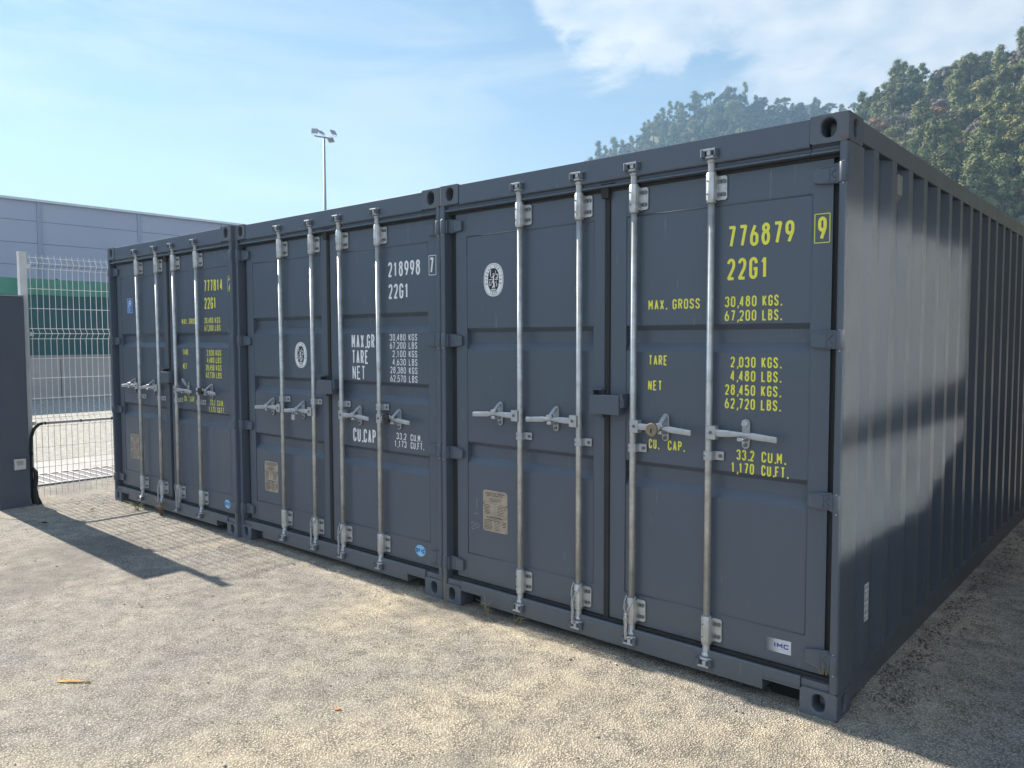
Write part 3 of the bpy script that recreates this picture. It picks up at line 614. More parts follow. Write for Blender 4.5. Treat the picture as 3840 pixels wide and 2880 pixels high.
def dec1(C):
    yellow_set(C, '777814', '2', '', 0, '1,173'); data_plate(C, -2.132, -1.936, .462, .712); round_sticker(C, -.238, .245)
    t = MB(); t.add([(-2.119, .0512, 1.927), (-1.999, .0512, 1.927), (-1.999, .0512, 2.070), (-2.119, .0512, 2.070)], [(0, 1, 2, 3)]); s = t.build('approval_sticker', BLUE, C)
    t = MB(); pl = lambda X, Z, k: (X, .0508 - .0002 * k, Z)
    ribbon(t, [(-2.117, 1.929), (-2.001, 1.929), (-2.001, 2.068), (-2.117, 2.068), (-2.117, 1.929)], .003, pl)
    text(t, 'L', -2.092, -2.062, 1.982, .065, stroke=.12, place=pl); text(t, 'R', -2.070, -2.022, 1.988, .062, stroke=.14, place=lambda X, Z, k: (X, .0505 - .0002 * k, Z))
    for i, z in enumerate((1.968, 1.957, 1.946)): ribbon(t, [(-2.10, z), (-2.03 - .01 * i, z)], .003, pl)
    t.build('sticker_print', WHT, s)
def fade_mat():
    m = bpy.data.materials.new('worn_sticker'); m.use_nodes = True; n, l = m.node_tree.nodes, m.node_tree.links; b = n['Principled BSDF']; b.inputs['Roughness'].default_value = .35
    tc = n.new('ShaderNodeTexCoord'); sp = n.new('ShaderNodeSeparateXYZ'); l.new(tc.outputs['Object'], sp.inputs[0])
    mr = n.new('ShaderNodeMapRange'); mr.inputs['From Min'].default_value = -.345; mr.inputs['From Max'].default_value = -.275; l.new(sp.outputs['X'], mr.inputs['Value'])
    nz = n.new('ShaderNodeTexNoise'); nz.inputs['Scale'].default_value = 60; l.new(tc.outputs['Object'], nz.inputs['Vector'])
    ad = n.new('ShaderNodeMath'); ad.operation = 'MULTIPLY_ADD'; l.new(nz.outputs['Fac'], ad.inputs[0]); ad.inputs[1].default_value = .4; l.new(mr.outputs[0], ad.inputs[2]); sb = n.new('ShaderNodeMath'); sb.operation = 'SUBTRACT'; sb.use_clamp = True; l.new(ad.outputs[0], sb.inputs[0]); sb.inputs[1].default_value = .25
    mx = n.new('ShaderNodeMix'); mx.data_type = 'RGBA'; l.new(sb.outputs[0], mx.inputs['Factor']); mx.inputs['A'].default_value = (.06, .07, .085, 1); mx.inputs['B'].default_value = (.58, .60, .66, 1); l.new(mx.outputs['Result'], b.inputs['Base Color'])
    return m
FADE = fade_mat()
R2 = [(1.722, 1.588), (1.027, .893)]
OX = (-4.885, -2.452, 0); OY = (-.022, .0136, 0)
c3 = container(OX[2], OY[2], 'dark grey container with yellow lettering 776879, at the right end with its side showing', dict(recs=R2, hz=1.212, cz=1.098, modes=['closed', 'closed', 'closed', 'open'], decals=dec3))
c2 = container(OX[1], OY[1], 'dark grey container with white lettering 218998, in the middle of the row', dict(recs=[(1.833, 1.700), (1.364, 1.230), (.898, .762)], hz=1.120, cz=1.194, modes=['closed'] * 4, decals=dec2))
c1 = container(OX[0], OY[0], 'dark grey container with yellow lettering 777814, at the left end by the mesh fence', dict(recs=R2, hz=1.206, cz=1.106, modes=['closed', 'closed', 'raised', 'closed'], decals=dec1))

HAZE = .00072; GR = .06
# ---------------------------------------------------------------- ground
def sstep(a, b, x):
    t = min(max((x - a) / (b - a), 0), 1); return t * t * (3 - 2 * t)
def gh(x, y):
    """dust and grit heaped against the container sills and along the side rail"""
    h = 0.
    for ox in OX:
        lx = x - ox
        if -W < lx < 0: h = max(h, .004 * sstep(.30, .60, min(-lx, W + lx)) * sstep(-1.1, .02, y) * (1 - sstep(6, 6.6, y)))
    h = max(h, .035 * sstep(.45, .02, x) * sstep(-.3, -.02, x) * sstep(.2, .55, y) * (1 - sstep(5.6, 6, y)))
    n = math.sin(x * 1.3 + 1) * math.sin(y * 1.7) * .0025 + math.sin(x * 3.1 + y * 2.3) * .0015
    return h + (n if abs(x) < 12 and -6 < y < 8 and not (-7.4 < x < .1 and -.1 < y < .3) else 0)
def axis(a, b, st, far):
    xs = [a + st * i for i in range(int((b - a) / st) + 1)]
    for d in (1.5, 4, 10, 25, 60, 150, 350, far): xs.append(b + d); xs.insert(0, a - d)
    return xs
xs = axis(-9.0, 2.4, .05, 690); ys = axis(-3.4, 3.0, .05, 690)
mb = MB(); nx = len(xs)
mb.add([(x, y, gh(x, y)) for y in ys for x in xs], [(j * nx + i, j * nx + i + 1, (j + 1) * nx + i + 1, (j + 1) * nx + i) for j in range(len(ys) - 1) for i in range(nx - 1)], True)
def asphalt(name, light, sand, dark=.11, patches=True):
    m = bpy.data.materials.new(name); m.use_nodes = True; n, l = m.node_tree.nodes, m.node_tree.links; b = n['Principled BSDF']; b.inputs['Roughness'].default_value = .88; b.inputs['Specular IOR Level'].default_value = .25
    tc = n.new('ShaderNodeTexCoord'); co = tc.outputs['Object']
    def noise(s, d=4, r=.5, dist=0):
        z = n.new('ShaderNodeTexNoise'); z.inputs['Scale'].default_value = s; z.inputs['Detail'].default_value = d; z.inputs['Roughness'].default_value = r; z.inputs['Distortion'].default_value = dist; l.new(co, z.inputs['Vector']); return z.outputs['Fac']
    def mr(v, a, bb, c=0., d=1., sm=False):
        z = n.new('ShaderNodeMapRange'); z.inputs['From Min'].default_value = a; z.inputs['From Max'].default_value = bb; z.inputs['To Min'].default_value = c; z.inputs['To Max'].default_value = d
        if sm: z.interpolation_type = 'SMOOTHSTEP'
        l.new(v, z.inputs['Value']); return z.outputs[0]
    def mix(f, A, B, blend='MIX'):
        z = n.new('ShaderNodeMix'); z.data_type = 'RGBA'; z.blend_type = blend
        for v, k in ((f, 'Factor'), (A, 'A'), (B, 'B')):
            if isinstance(v, (int, float)): z.inputs[k].default_value = v
            elif isinstance(v, tuple): z.inputs[k].default_value = (*v, 1)
            else: l.new(v, z.inputs[k])
        return z.outputs['Result']
    wob = n.new('ShaderNodeVectorMath'); wob.operation = 'ADD'; wn_ = n.new('ShaderNodeTexNoise'); wn_.inputs['Scale'].default_value = 60; l.new(co, wn_.inputs['Vector']); ws = n.new('ShaderNodeVectorMath'); ws.operation = 'SCALE'; ws.inputs['Scale'].default_value = .012; l.new(wn_.outputs['Color'], ws.inputs[0]); l.new(co, wob.inputs[0]); l.new(ws.outputs[0], wob.inputs[1])
    v = n.new('ShaderNodeTexVoronoi'); v.inputs['Scale'].default_value = 112; v.inputs['Randomness'].default_value = 1; l.new(wob.outputs[0], v.inputs['Vector'])
    v2 = n.new('ShaderNodeTexVoronoi'); v2.inputs['Scale'].default_value = 230; l.new(wob.outputs[0], v2.inputs['Vector'])
    sp = n.new('ShaderNodeSeparateColor'); l.new(v.outputs['Color'], sp.inputs[0])
    tone = mix(mr(sp.outputs['Red'], 0, 1), tuple(c * .66 for c in light), tuple(min(c * 1.28, .9) for c in light))
    if patches:
        big = mr(noise(.42, 5, .55, .6), .40, .60, 0, 1, True); mid = mr(noise(1.7, 6, .6), .35, .7)
        f = n.new('ShaderNodeMath'); f.operation = 'MULTIPLY_ADD'; f.use_clamp = True; l.new(big, f.inputs[0]); f.inputs[1].default_value = .75; g = n.new('ShaderNodeMath'); g.operation = 'MULTIPLY'; l.new(mid, g.inputs[0]); g.inputs[1].default_value = .45; l.new(g.outputs[0], f.inputs[2])
        # the asphalt is barer to the west; the sand cut in the east imitates shade
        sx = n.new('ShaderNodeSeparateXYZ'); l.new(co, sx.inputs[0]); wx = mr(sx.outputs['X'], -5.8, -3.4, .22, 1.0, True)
        we = n.new('ShaderNodeMath'); we.operation = 'MULTIPLY'; l.new(wx, we.inputs[0]); l.new(mr(sx.outputs['X'], .15, .8, 1, .05, True), we.inputs[1]); wx = we.outputs[0]  # sand tint cut past the right container to grey the shaded ground
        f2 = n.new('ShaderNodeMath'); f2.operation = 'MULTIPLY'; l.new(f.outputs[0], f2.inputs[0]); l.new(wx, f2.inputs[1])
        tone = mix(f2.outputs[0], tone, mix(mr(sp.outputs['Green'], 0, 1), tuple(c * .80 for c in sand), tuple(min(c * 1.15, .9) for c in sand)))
        # worn darker blotches
        tone = mix(mr(noise(.45, 6, .58, .5), .50, .60, 0, .70, True), tone, tuple(c * .60 for c in light)); tone = mix(mr(noise(2.6, 5, .6), .54, .66, 0, .30, True), tone, tuple(c * .55 for c in light))
    tone = mix(mr(noise(300, 2), .3, .7, 0, .25), tone, (.03, .03, .03))
    gap = mr(v.outputs['Distance'], .26, .56, 0, 1)
    gm = n.new('ShaderNodeMath'); gm.operation = 'MULTIPLY'; l.new(gap, gm.inputs[0]); l.new(mr(noise(9, 3), .3, .65, .42, .85), gm.inputs[1])
    tone = mix(gm.outputs[0], tone, (dark * .8, dark * .75, dark * .7))
    # odd dark and white grains
    v3 = n.new('ShaderNodeTexVoronoi'); v3.inputs['Scale'].default_value = 55; l.new(co, v3.inputs['Vector']); s3 = n.new('ShaderNodeSeparateColor'); l.new(v3.outputs['Color'], s3.inputs[0])
    k = n.new('ShaderNodeMath'); k.operation = 'MULTIPLY'; l.new(mr(s3.outputs['Red'], .965, .97), k.inputs[0]); l.new(mr(v3.outputs['Distance'], .32, .22), k.inputs[1]); tone = mix(k.outputs[0], tone, (.035, .033, .035))
    k = n.new('ShaderNodeMath'); k.operation = 'MULTIPLY'; l.new(mr(s3.outputs['Green'], .97, .975), k.inputs[0]); l.new(mr(v3.outputs['Distance'], .26, .18), k.inputs[1]); tone = mix(k.outputs[0], tone, (.62, .60, .56))
    l.new(tone, b.inputs['Base Color'])
    hs = n.new('ShaderNodeMath'); hs.operation = 'MULTIPLY_ADD'; l.new(mr(v.outputs['Distance'], 0, .65, 1, 0), hs.inputs[0]); hs.inputs[1].default_value = 1; h2 = mr(v2.outputs['Distance'], 0, .6, .35, 0); l.new(h2, hs.inputs[2])
    bp = n.new('ShaderNodeBump'); bp.inputs['Strength'].default_value = .8; bp.inputs['Distance'].default_value = .007; l.new(hs.outputs[0], bp.inputs['Height'])
    bp2 = n.new('ShaderNodeBump'); bp2.inputs['Strength'].default_value = .35; bp2.inputs['Distance'].default_value = .02; l.new(noise(6, 4), bp2.inputs['Height']); l.new(bp2.outputs[0], bp.inputs['Normal']); l.new(bp.outputs[0], b.inputs['Normal'])
    return m
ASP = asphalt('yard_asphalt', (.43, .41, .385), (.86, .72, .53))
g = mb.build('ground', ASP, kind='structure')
ROADM = asphalt('road_asphalt', (.72, .69, .63), (.5, .45, .38), patches=False)
CONC = mat('concrete', (.40, .38, .34), .85, noise=(3, .8, (.28, .27, .25)), bump=(80, .4, .004))
PALE = mat('pale_concrete', (.33, .32, .32), .85, noise=(2.2, 1, (.26, .25, .25)), bump=(90, .4, .004))
def sheet(name, x0, x1, y0, y1, z, m, lbl=None):
    t = MB(); t.quad((x0, y0, z), (x1, y0, z), (x1, y1, z), (x0, y1, z)); o = t.build(name, m, kind='structure'); return o
sheet('road', -23.0, -10.72, -60, 90, .010, ROADM)
sheet('concrete_strip', -10.70, -9.60, -40, 60, .008, PALE)
t = MB(); 
fp = [(-8.05, -1.12), (-7.6, -1.10), (-7.35, -1.14), (-7.12, -1.06), (-7.0, -.98), (-6.86, -1.0), (-6.72, -.88), (-6.6, -.80), (-6.55, -.66), (-6.66, -.58), (-6.62, -.48), (-6.85, -.44), (-7.0, -.36), (-7.3, -.38), (-7.6, -.33), (-8.05, -.35)]
fq = []
for i, (a, b) in enumerate(zip(fp, fp[1:] + fp[:1])):
    for k in range(6): u = k / 6; j = 0 if a[0] < -8 and b[0] < -8 else .035; fq.append((a[0] + (b[0] - a[0]) * u + rnd.uniform(-j, j), a[1] + (b[1] - a[1]) * u + rnd.uniform(-j, j)))
fp = fq; t.add([(x, y, .006) for x, y in fp], [tuple(range(len(fp)))]); t.build('concrete_footing', asphalt('footing_mix', (.50, .46, .39), (.6, .5, .4), patches=False), kind='structure')

# drainage grating: bars across a channel
dr = thing('drain_grate', 'long steel drainage grating set in the paving behind the mesh fence', 'drain grate', (-9.15, 0, 0))
t = MB(); t.box(-.40, .40, -7, 12, .004, .010); t.build('channel', mat('channel_dark', (.10, .10, .12), .8), dr)
t = MB()
for i in range(158): y = -6.9 + i * .12; t.box(-.37, .37, y, y + .022, .010, .020)
t.box(-.40, -.37, -7, 12, .010, .022); t.box(.37, .40, -7, 12, .010, .022)
t.build('grate_bars', mat('bar_steel', (.42, .42, .42), .5, .2), dr)

# ---------------------------------------------------------------- fence, gate pillar, conduit
WMET = mat('white_coating', (.80, .78, .75), .5, noise=(6, .5, (.58, .55, .52)))
ANTH = mat('anthracite_coating', (.085, .098, .125), .45, noise=(5, .8, (.105, .115, .135)), bump=(70, .15, .001))
fx = -7.75
f = thing('mesh_fence', 'white welded mesh fence panel with bent ridges, between the white post and the left container', 'fence', (fx, -.60, 0))
t = MB(); kinks = [(2.49, 0, 1), (2.432, .045, 0), (2.380, 0, 1), (1.775, 0, 1), (1.725, .045, 0), (1.672, 0, 1), (.864, 0, 1), (.820, .045, 0), (.776, 0, 1)]
prof = [(0, 2.52), (0, 2.49), (.045, 2.432), (0, 2.38), (0, 1.775), (.045, 1.725), (0, 1.672), (0, .864), (.045, .82), (0, .776), (0, .06)]
for i in range(54): t.tube([(a, .0 + i * .0565, z) for a, z in prof], .0033, 6, smooth=False)
hz_ = [(2.49, 0), (2.432, .045), (2.38, 0), (2.177, 0), (1.978, 0), (1.775, 0), (1.725, .045), (1.672, 0), (1.471, 0), (1.271, 0), (1.066, 0), (.864, 0), (.82, .045), (.776, 0), (.565, 0), (.36, 0), (.16, 0)]
for z, a in hz_: t.tube([(a + .004, -.02, z), (a + .004, 3.03, z)], .0031, 6, smooth=False)
t.build('wire_mesh', WMET, f)
pst = thing('fence_post', 'white square fence post rising behind the dark gate pillar', 'post', (fx + .005, -.672, 0))
t = MB(); t.box(-.034, .034, -.034, .034, 0, 2.525); t.build('post', WMET, pst, bevel=.003)
t = MB(); t.box(-.037, .037, -.037, .037, 2.525, 2.536); t.build('post_cap', WMET, pst, bevel=.003)
t = MB()
for z in (2.40, 1.72, .82): t.box(-.03, .045, .034, .06, z - .02, z + .02)
t.build('fence_clip', WMET, pst)
gp = thing('gate_pillar', 'tall anthracite square gate pillar cut by the left edge of the photo', 'pillar', (-7.61, -.72, 0))
t = MB(); t.box(-.34, 0, -.265, .014, 0, 2.085); t.build('pillar_body', ANTH, gp, bevel=.012)
t = MB(); t.box(-.345, .005, -.270, .019, 2.085, 2.100); t.build('pillar_cap', mat('pillar_cap_pale', (.30, .31, .33), .35, noise=(5, .5, (.2, .21, .23))), gp, bevel=.004)
bx = thing('control_box', 'small dark box with a torn white label on the gate pillar', 'control box', (-7.6095, -.805, .438))
t = MB(); t.box(0, .022, -.060, .060, -.062, .060); t.build('box_body', ANTH, bx, bevel=.003)
t = MB(); t.add([(.0225, -.045, -.056), (.0225, .055, -.052), (.0225, .056, .050), (.0225, -.046, .052)], [(0, 1, 2, 3)]); lp = t.build('paper_label', mat('paper', (.62, .60, .58), .8), bx)
t = MB(); t.add([(.0232, -.022, -.012), (.0232, .034, -.008), (.0232, .034, .034), (.0232, -.026, .036)], [(0, 1, 2, 3)]); t.build('label_print', mat('faded_print', (.32, .30, .24), .8, noise=(90, .9, (.5, .5, .46))), lp)
# conduit: black hose up the post, grey pipe along the fence
t = MB(); t.tube([(fx + .04, -.655, .0), (fx + .045, -.668, .12), (fx + .05, -.672, .30), (fx + .05, -.668, .52), (fx + .05, -.660, .68), (fx + .05, -.635, .76), (fx + .05, -.590, .805), (fx + .05, -.555, .815)], .016, 12)
ch = t.build('cable_hose', RUBBER); tag(ch, 'black corrugated hose climbing beside the gate pillar and bending onto the fence', 'hose')
t = MB(); t.tube([(fx + .05, -.555, .815), (fx + .05, 2.2, .815)], .0135, 12)
cp = t.build('conduit_pipe', mat('grey_plastic', (.30, .29, .33), .5)); tag(cp, 'thin grey conduit running level across the mesh fence', 'pipe')
t = MB(); 
for y in (-.53, -.19, .12, 1.0): t.tube([(fx + .05, y - .006, .815), (fx + .05, y + .006, .815)], .0165, 10)
t.tube([(fx + .049, -.668, .50), (fx + .049, -.667, .535)], .019, 10)
t.build('pipe_clip', DARK, cp)
t = MB(); t.tube([(fx + .06, -.70, .36), (fx + .075, -.665, .37), (fx + .085, -.640, .33), (fx + .08, -.640, .26), (fx + .07, -.655, .16), (fx + .09, -.65, .07), (fx + .12, -.625, .004)], [.018, .018, .020, .022, .026, .030, .026], 10)
t2 = t.build('cable_bundle', RUBBER); tag(t2, 'thick black cable bundle looping to the ground at the gate pillar foot', 'cable')

# ---------------------------------------------------------------- across the road: wall, windscreen fence, warehouse
wl_ = thing('concrete_wall', 'low grey concrete wall across the road under the green windscreen', 'wall', (-23.3, 0, 0))
t = MB()
for i in range(24): t.box(-.25, 0, -40 + i * 5 + .012, -35 + i * 5 - .012, 0, 1.17)
t.build('wall_blocks', mat('wall_concrete', (.50, .46, .43), .9, noise=(1.2, .8, (.40, .37, .35)), bump=(40, .3, .01)), wl_)
t = MB(); t.box(-.28, .03, -40, 80, 1.172, 1.235); t.build('wall_cap', CONC, wl_)
ws = thing('windscreen_fence', 'fence with dark green windscreen cloth and a brighter green top band, above the concrete wall', 'fence', (-23.42, 0, 1.235))
GRD = mat('dark_green_cloth', (.022, .095, .098), .8, noise=(2, .8, (.034, .110, .120)), bump=(9, .5, .03))
GRL = mat('bright_green_cloth', (.07, .25, .17), .8, noise=(2.5, .9, (.13, .33, .25)), bump=(9, .5, .03))
t = MB(); n = 240
vs = []
for z in (0.01, 1.76): vs += [(.02 * math.sin(i * 1.7) + .015 * math.sin(i * .43), -40 + i * .5, z + 0) for i in range(n)]
t.add(vs, [(i, i + 1, n + i + 1, n + i) for i in range(n - 1)], True); t.build('lower_cloth', GRD, ws)
t = MB(); vs = []
for z in (1.70, 2.15): vs += [(.05 + .02 * math.sin(i * 1.3), -40 + i * .5, z + (.015 * math.sin(i * 2.9) if z > 2 else .012 * math.sin(i * 2.2))) for i in range(n)]
t.add(vs, [(i, i + 1, n + i + 1, n + i) for i in range(n - 1)], True); t.build('top_cloth', GRL, ws)
for i in range(40): t = MB(); t.box(-.10, -.04, -40 + i * 3, -39.94 + i * 3, 0, 2.18); t.build('post', GRD, ws)
BW = -30.0
wh = thing('warehouse', 'long grey panelled warehouse behind the green windscreen fence', 'building', (BW, 0, 0))
CLAD = mat('grey_cladding', (.52, .52, .63), .6, noise=(.5, .45, (.46, .46, .57)))
t = MB()
rows = [0, 1.2, 1.98, 2.76, 3.54, 4.32, 5.095, 5.875, 6.56]
ycols = [6.74 + 3.5 * k for k in range(-14, 20)]
for a, b in zip(rows, rows[1:]):
    for y0, y1 in zip(ycols, ycols[1:]): t.box(-.12, 0, y0 + .08, y1 - .06, a + .008, b - .008)
t.build('wall_panels', CLAD, wh)
t = MB(); t.box(-30, -.03, ycols[0], ycols[-1], 0, 6.5); t.build('wall_core', mat('joint_dark', (.20, .21, .25), .8), wh)
for y in ycols[8:32]:
    t = MB(); t.box(-.04, .045, y - .055, y + .075, 0, 6.56); t.build('pilaster', mat('pilaster_grey', (.40, .43, .53), .6) if 'pilaster_grey' not in bpy.data.materials else bpy.data.materials['pilaster_grey'], wh)
t = MB(); t.box(-.2, .09, ycols[0], ycols[-1], 6.56, 6.645); t.build('roof_coping', mat('coping_white', (.80, .81, .83), .4), wh)

# floodlight mast
lm = thing('floodlight_mast', 'tall thin floodlight mast with four lamps on a crossarm, standing above the containers', 'floodlight mast', (-29.46, 18.55, 0), R_(0))
PG = mat('pale_green_steel', (.25, .33, .33), .5)
t = MB(); t.tube([(0, 0, 0), (0, 0, 5), (0, 0, 10.95)], [.10, .08, .045], 12); t.build('mast', PG, lm)
ax_ = Vector((.62, .78, 0)).normalized()
t = MB(); t.tube([tuple(ax_ * -.42 + Vector((0, 0, 11.02))), tuple(ax_ * .42 + Vector((0, 0, 10.92)))], .035, 8); t.build('crossarm', PG, lm)
HEAD = mat('floodlight_grey', (.36, .35, .36), .5)
for px_, dz_, yaw_, tilt in ((-.42, .24, 50, -28), (-.13, .19, 100, -48), (.42, .21, 95, -35), (.30, -.14, 20, 50)):
    base = ax_ * px_ + Vector((0, 0, 11.0)); o = MB().box(-.15, .15, -.03, .03, -.13, .13).build('floodlight', HEAD, lm, bevel=.02)
    o.location = base + Vector((0, 0, dz_)); o.rotation_euler = (R_(tilt), 0, R_(yaw_))
    t = MB(); t.tube([(-.12, 0, 0), (-.10, .02, -.22 if dz_ > 0 else .18), (.10, .02, -.22 if dz_ > 0 else .18), (.12, 0, 0)], .012, 6); b = t.build('bracket', WMET, o)

# ---------------------------------------------------------------- hills and trees
def dir2(az): return Vector((-math.sin(R_(az)), math.cos(R_(az)), 0))
def lerp_tab(tab, a):
    if a <= tab[0][0]: return tab[0][1]
    for (a0, v0), (a1, v1) in zip(tab, tab[1:]):
        if a <= a1: return v0 + (v1 - v0) * (a - a0) / (a1 - a0)
    return tab[-1][1]
NEAR = [(-30, 19.5), (-5, 19.5), (4, 19.0), (7, 17.6), (8.5, 16.3), (9.4, 15.7), (10.9, 15.1), (12.4, 15.3), (13.7, 15.3), (15.1, 15.0), (16.3, 14.8), (17.3, 13.6), (18.4, 12.0), (20, 9), (22.5, 4.5), (25, 1), (28, -1)]
FAR = [(0, 11), (8, 13), (14, 13.9), (18, 14.0), (20, 14.5), (22.4, 14.8), (24, 15.5), (26, 15.9), (27.5, 15.6), (28.5, 15.1), (29.7, 14.9), (31, 14.5), (32, 13.6), (33.2, 12.5), (34.5, 12.2), (35.8, 11.5), (37.5, 8.8), (40, 5.2), (45, 1.8), (52, 0), (60, -1)]
def hill_z(tab, az, t, r0, r1):
    """t 0..1 foot to crest, >1 behind the crest"""
    r = r0 + (r1 - r0) * t; e = lerp_tab(tab, az); top = 1.65 + math.tan(R_(max(e, -.8))) * r1
    n = (math.sin(az * 1.9 + t * 5) * .5 + math.sin(az * .8 - t * 9) * .5) * r1 * .006 * math.sin(math.pi * min(t, 1))
    k = t if t <= 1 else 1 - (t - 1) * .8
    return r, max(top * (k ** .92 if k > 0 else 0), -1) + n
def hill(name, tab, a0, a1, da, r0, r1, m):
    nA = int((a1 - a0) / da) + 1; ts = [i / 22 for i in range(23)] + [1.05, 1.2, 1.5]; vs = []
    for i in range(nA):
        az = a0 + i * da; d = dir2(az)
        for t_ in ts:
            r, z = hill_z(tab, az, t_, r0, r1); p = Vector((CP.x, CP.y, 0)) + d * r; vs.append((p.x, p.y, z - .3))
    k = len(ts); mb = MB(); mb.add(vs, [(i * k + j, (i + 1) * k + j, (i + 1) * k + j + 1, i * k + j + 1) for i in range(nA - 1) for j in range(k - 1)], True)
    return mb.build(name, m, kind='structure')
SOIL = mat('hill_soil', (.10, .105, .055), .95, noise=(.09, 1, (.07, .09, .045)), bump=(.6, 1, 1.0))
NR = (105, 215); FR = (250, 420)
hn = hill('near_hill', NEAR, -30, 28, 1.0, *NR, SOIL); hf = hill('far_hill', FAR, 0, 60, 1.0, *FR, SOIL)
def leaf_mat(name, c1, c2, c3, tr=.15):
    m = bpy.data.materials.new(name); m.use_nodes = True; n, l = m.node_tree.nodes, m.node_tree.links; b = n['Principled BSDF']; b.inputs['Roughness'].default_value = .75; b.inputs['Specular IOR Level'].default_value = .2
    oi = n.new('ShaderNodeObjectInfo'); tc = n.new('ShaderNodeTexCoord'); nz = n.new('ShaderNodeTexNoise'); nz.inputs['Scale'].default_value = .9; nz.inputs['Detail'].default_value = 3; l.new(tc.outputs['Object'], nz.inputs['Vector'])
    m1 = n.new('ShaderNodeMix'); m1.data_type = 'RGBA'; m1.inputs['A'].default_value = (*c1, 1); m1.inputs['B'].default_value = (*c2, 1); l.new(oi.outputs['Random'], m1.inputs['Factor'])
    r = n.new('ShaderNodeMapRange'); r.inputs['From Min'].default_value = .38; r.inputs['From Max'].default_value = .66; l.new(nz.outputs['Fac'], r.inputs['Value'])
    m2 = n.new('ShaderNodeMix'); m2.data_type = 'RGBA'; l.new(m1.outputs['Result'], m2.inputs['A']); m2.inputs['B'].default_value = (*c3, 1); l.new(r.outputs[0], m2.inputs['Factor'])
    l.new(m2.outputs['Result'], b.inputs['Base Color']); return m
PINE = leaf_mat('pine_needles', (.075, .115, .048), (.135, .160, .062), (.19, .195, .085))
OLIVE = leaf_mat('olive_foliage', (.14, .155, .055), (.19, .19, .075), (.22, .21, .09))
OAKL = leaf_mat('oak_leaves', (.038, .068, .036), (.055, .085, .045), (.085, .105, .050))
BARE = leaf_mat('bare_twigs', (.20, .165, .14), (.24, .19, .16), (.16, .14, .12))
RUSTL = leaf_mat('rust_leaves', (.24, .13, .07), (.20, .13, .075), (.28, .17, .10))
BARK = mat('bark', (.09, .072, .055), .9)
def leafy(mb, c, rx, rz, n, s, r):
    """a tuft: small faces scattered through and over a lumpy flattened core"""
    if rx > .5:
        k = len(mb.v); mb.sphere(c, rx * .62, 7, 5, (1, 1, rz / rx))
        for i in range(k, len(mb.v)): v = Vector(mb.v[i]); mb.v[i] = tuple(v + (v - Vector(c)) * r.uniform(-.30, .22))
        for i in range(len(mb.sm)): mb.sm[i] = False
    for _ in range(n):
        while True:
            p = Vector((r.uniform(-1, 1), r.uniform(-1, 1), r.uniform(-1, 1)))
            if .45 < p.length < 1.1: break
        q = Vector((c[0] + p.x * rx, c[1] + p.y * rx, c[2] + p.z * rz)); nrm = (p + Vector((r.uniform(-.6, .6), r.uniform(-.6, .6), r.uniform(-.2, .9)))).normalized()
        a = nrm.orthogonal().normalized(); a.rotate(Matrix.Rotation(r.uniform(0, 6.28), 3, nrm)); b = nrm.cross(a); ss = s * r.uniform(.6, 1.35)
        mb.add([q + a * ss, q + b * ss * .8, q - a * ss * .9, q - b * ss * .7], [(0, 1, 2, 3)])
def crown_mesh(kind, seed):
    r = random.Random(seed); mb = MB(); tk = MB(); s = .115
    if kind == 'pine':
        h = 8.; lean = r.uniform(-.5, .5); tk.tube([(0, 0, -1), (lean * .3, 0, h * .4), (lean, .1, h * .93)], [.20, .14, .04], 6)
        for i in range(26):
            t = .12 + .88 * (i + r.random()) / 26; rad = (2.3 * (1 - t) ** .65 + .3) * r.uniform(.75, 1.2); a = r.uniform(0, 6.28); d = rad * r.uniform(.25, .9)
            c = (lean * t + d * math.cos(a), d * math.sin(a), h * t + r.uniform(-.2, .2)); leafy(mb, c, r.uniform(.6, 1.05), r.uniform(.45, .75), 100, s, r)
            tk.tube([(lean * t, 0, c[2] - .5), c], [.05, .02], 4)
    elif kind == 'umbrella':
        h = 8.5; tk.tube([(0, 0, -1), (.3, .1, h * .45), (-.1, 0, h * .8)], [.20, .15, .07], 6)
        for i in range(22):
            a = r.uniform(0, 6.28); d = r.uniform(.2, 2.3); c = (d * math.cos(a) - .1, d * math.sin(a), h * (.80 + .16 * (1 - (d / 2.4) ** 2)) + r.uniform(-.5, .3)); leafy(mb, c, r.uniform(.6, 1.0), r.uniform(.4, .65), 90, s, r)
            tk.tube([(0, 0, h * .6), c], [.07, .02], 4)
    elif kind == 'round':
        h = 6.; tk.tube([(0, 0, -1), (0, 0, h * .5)], [.2, .1], 6)
        for i in range(26):
            a = r.uniform(0, 6.28); e = math.asin(r.uniform(-.6, 1)); d = r.uniform(.55, 1); c = (2.2 * d * math.cos(a) * math.cos(e), 2.2 * d * math.sin(a) * math.cos(e), h * .55 + 2.2 * d * math.sin(e)); leafy(mb, c, r.uniform(.6, .95), r.uniform(.5, .8), 100, s, r)
    else:
        h = 5.; tk.tube([(0, 0, -1), (0, 0, h * .4)], [.16, .1], 6)
        for i in range(36):
            a = r.uniform(0, 6.28); e = r.uniform(.3, 1.5); L = r.uniform(1.6, 2.6); c = Vector((L * math.cos(a) * math.cos(e), L * math.sin(a) * math.cos(e), h * .35 + L * math.sin(e)))
            tk.tube([(0, 0, h * .3), tuple(c * .6 + Vector((0, 0, .6))), tuple(c)], [.06, .03, .01], 3); leafy(mb, tuple(c), .55, .5, 26, .085, r)
    return mb, tk
protos = {}
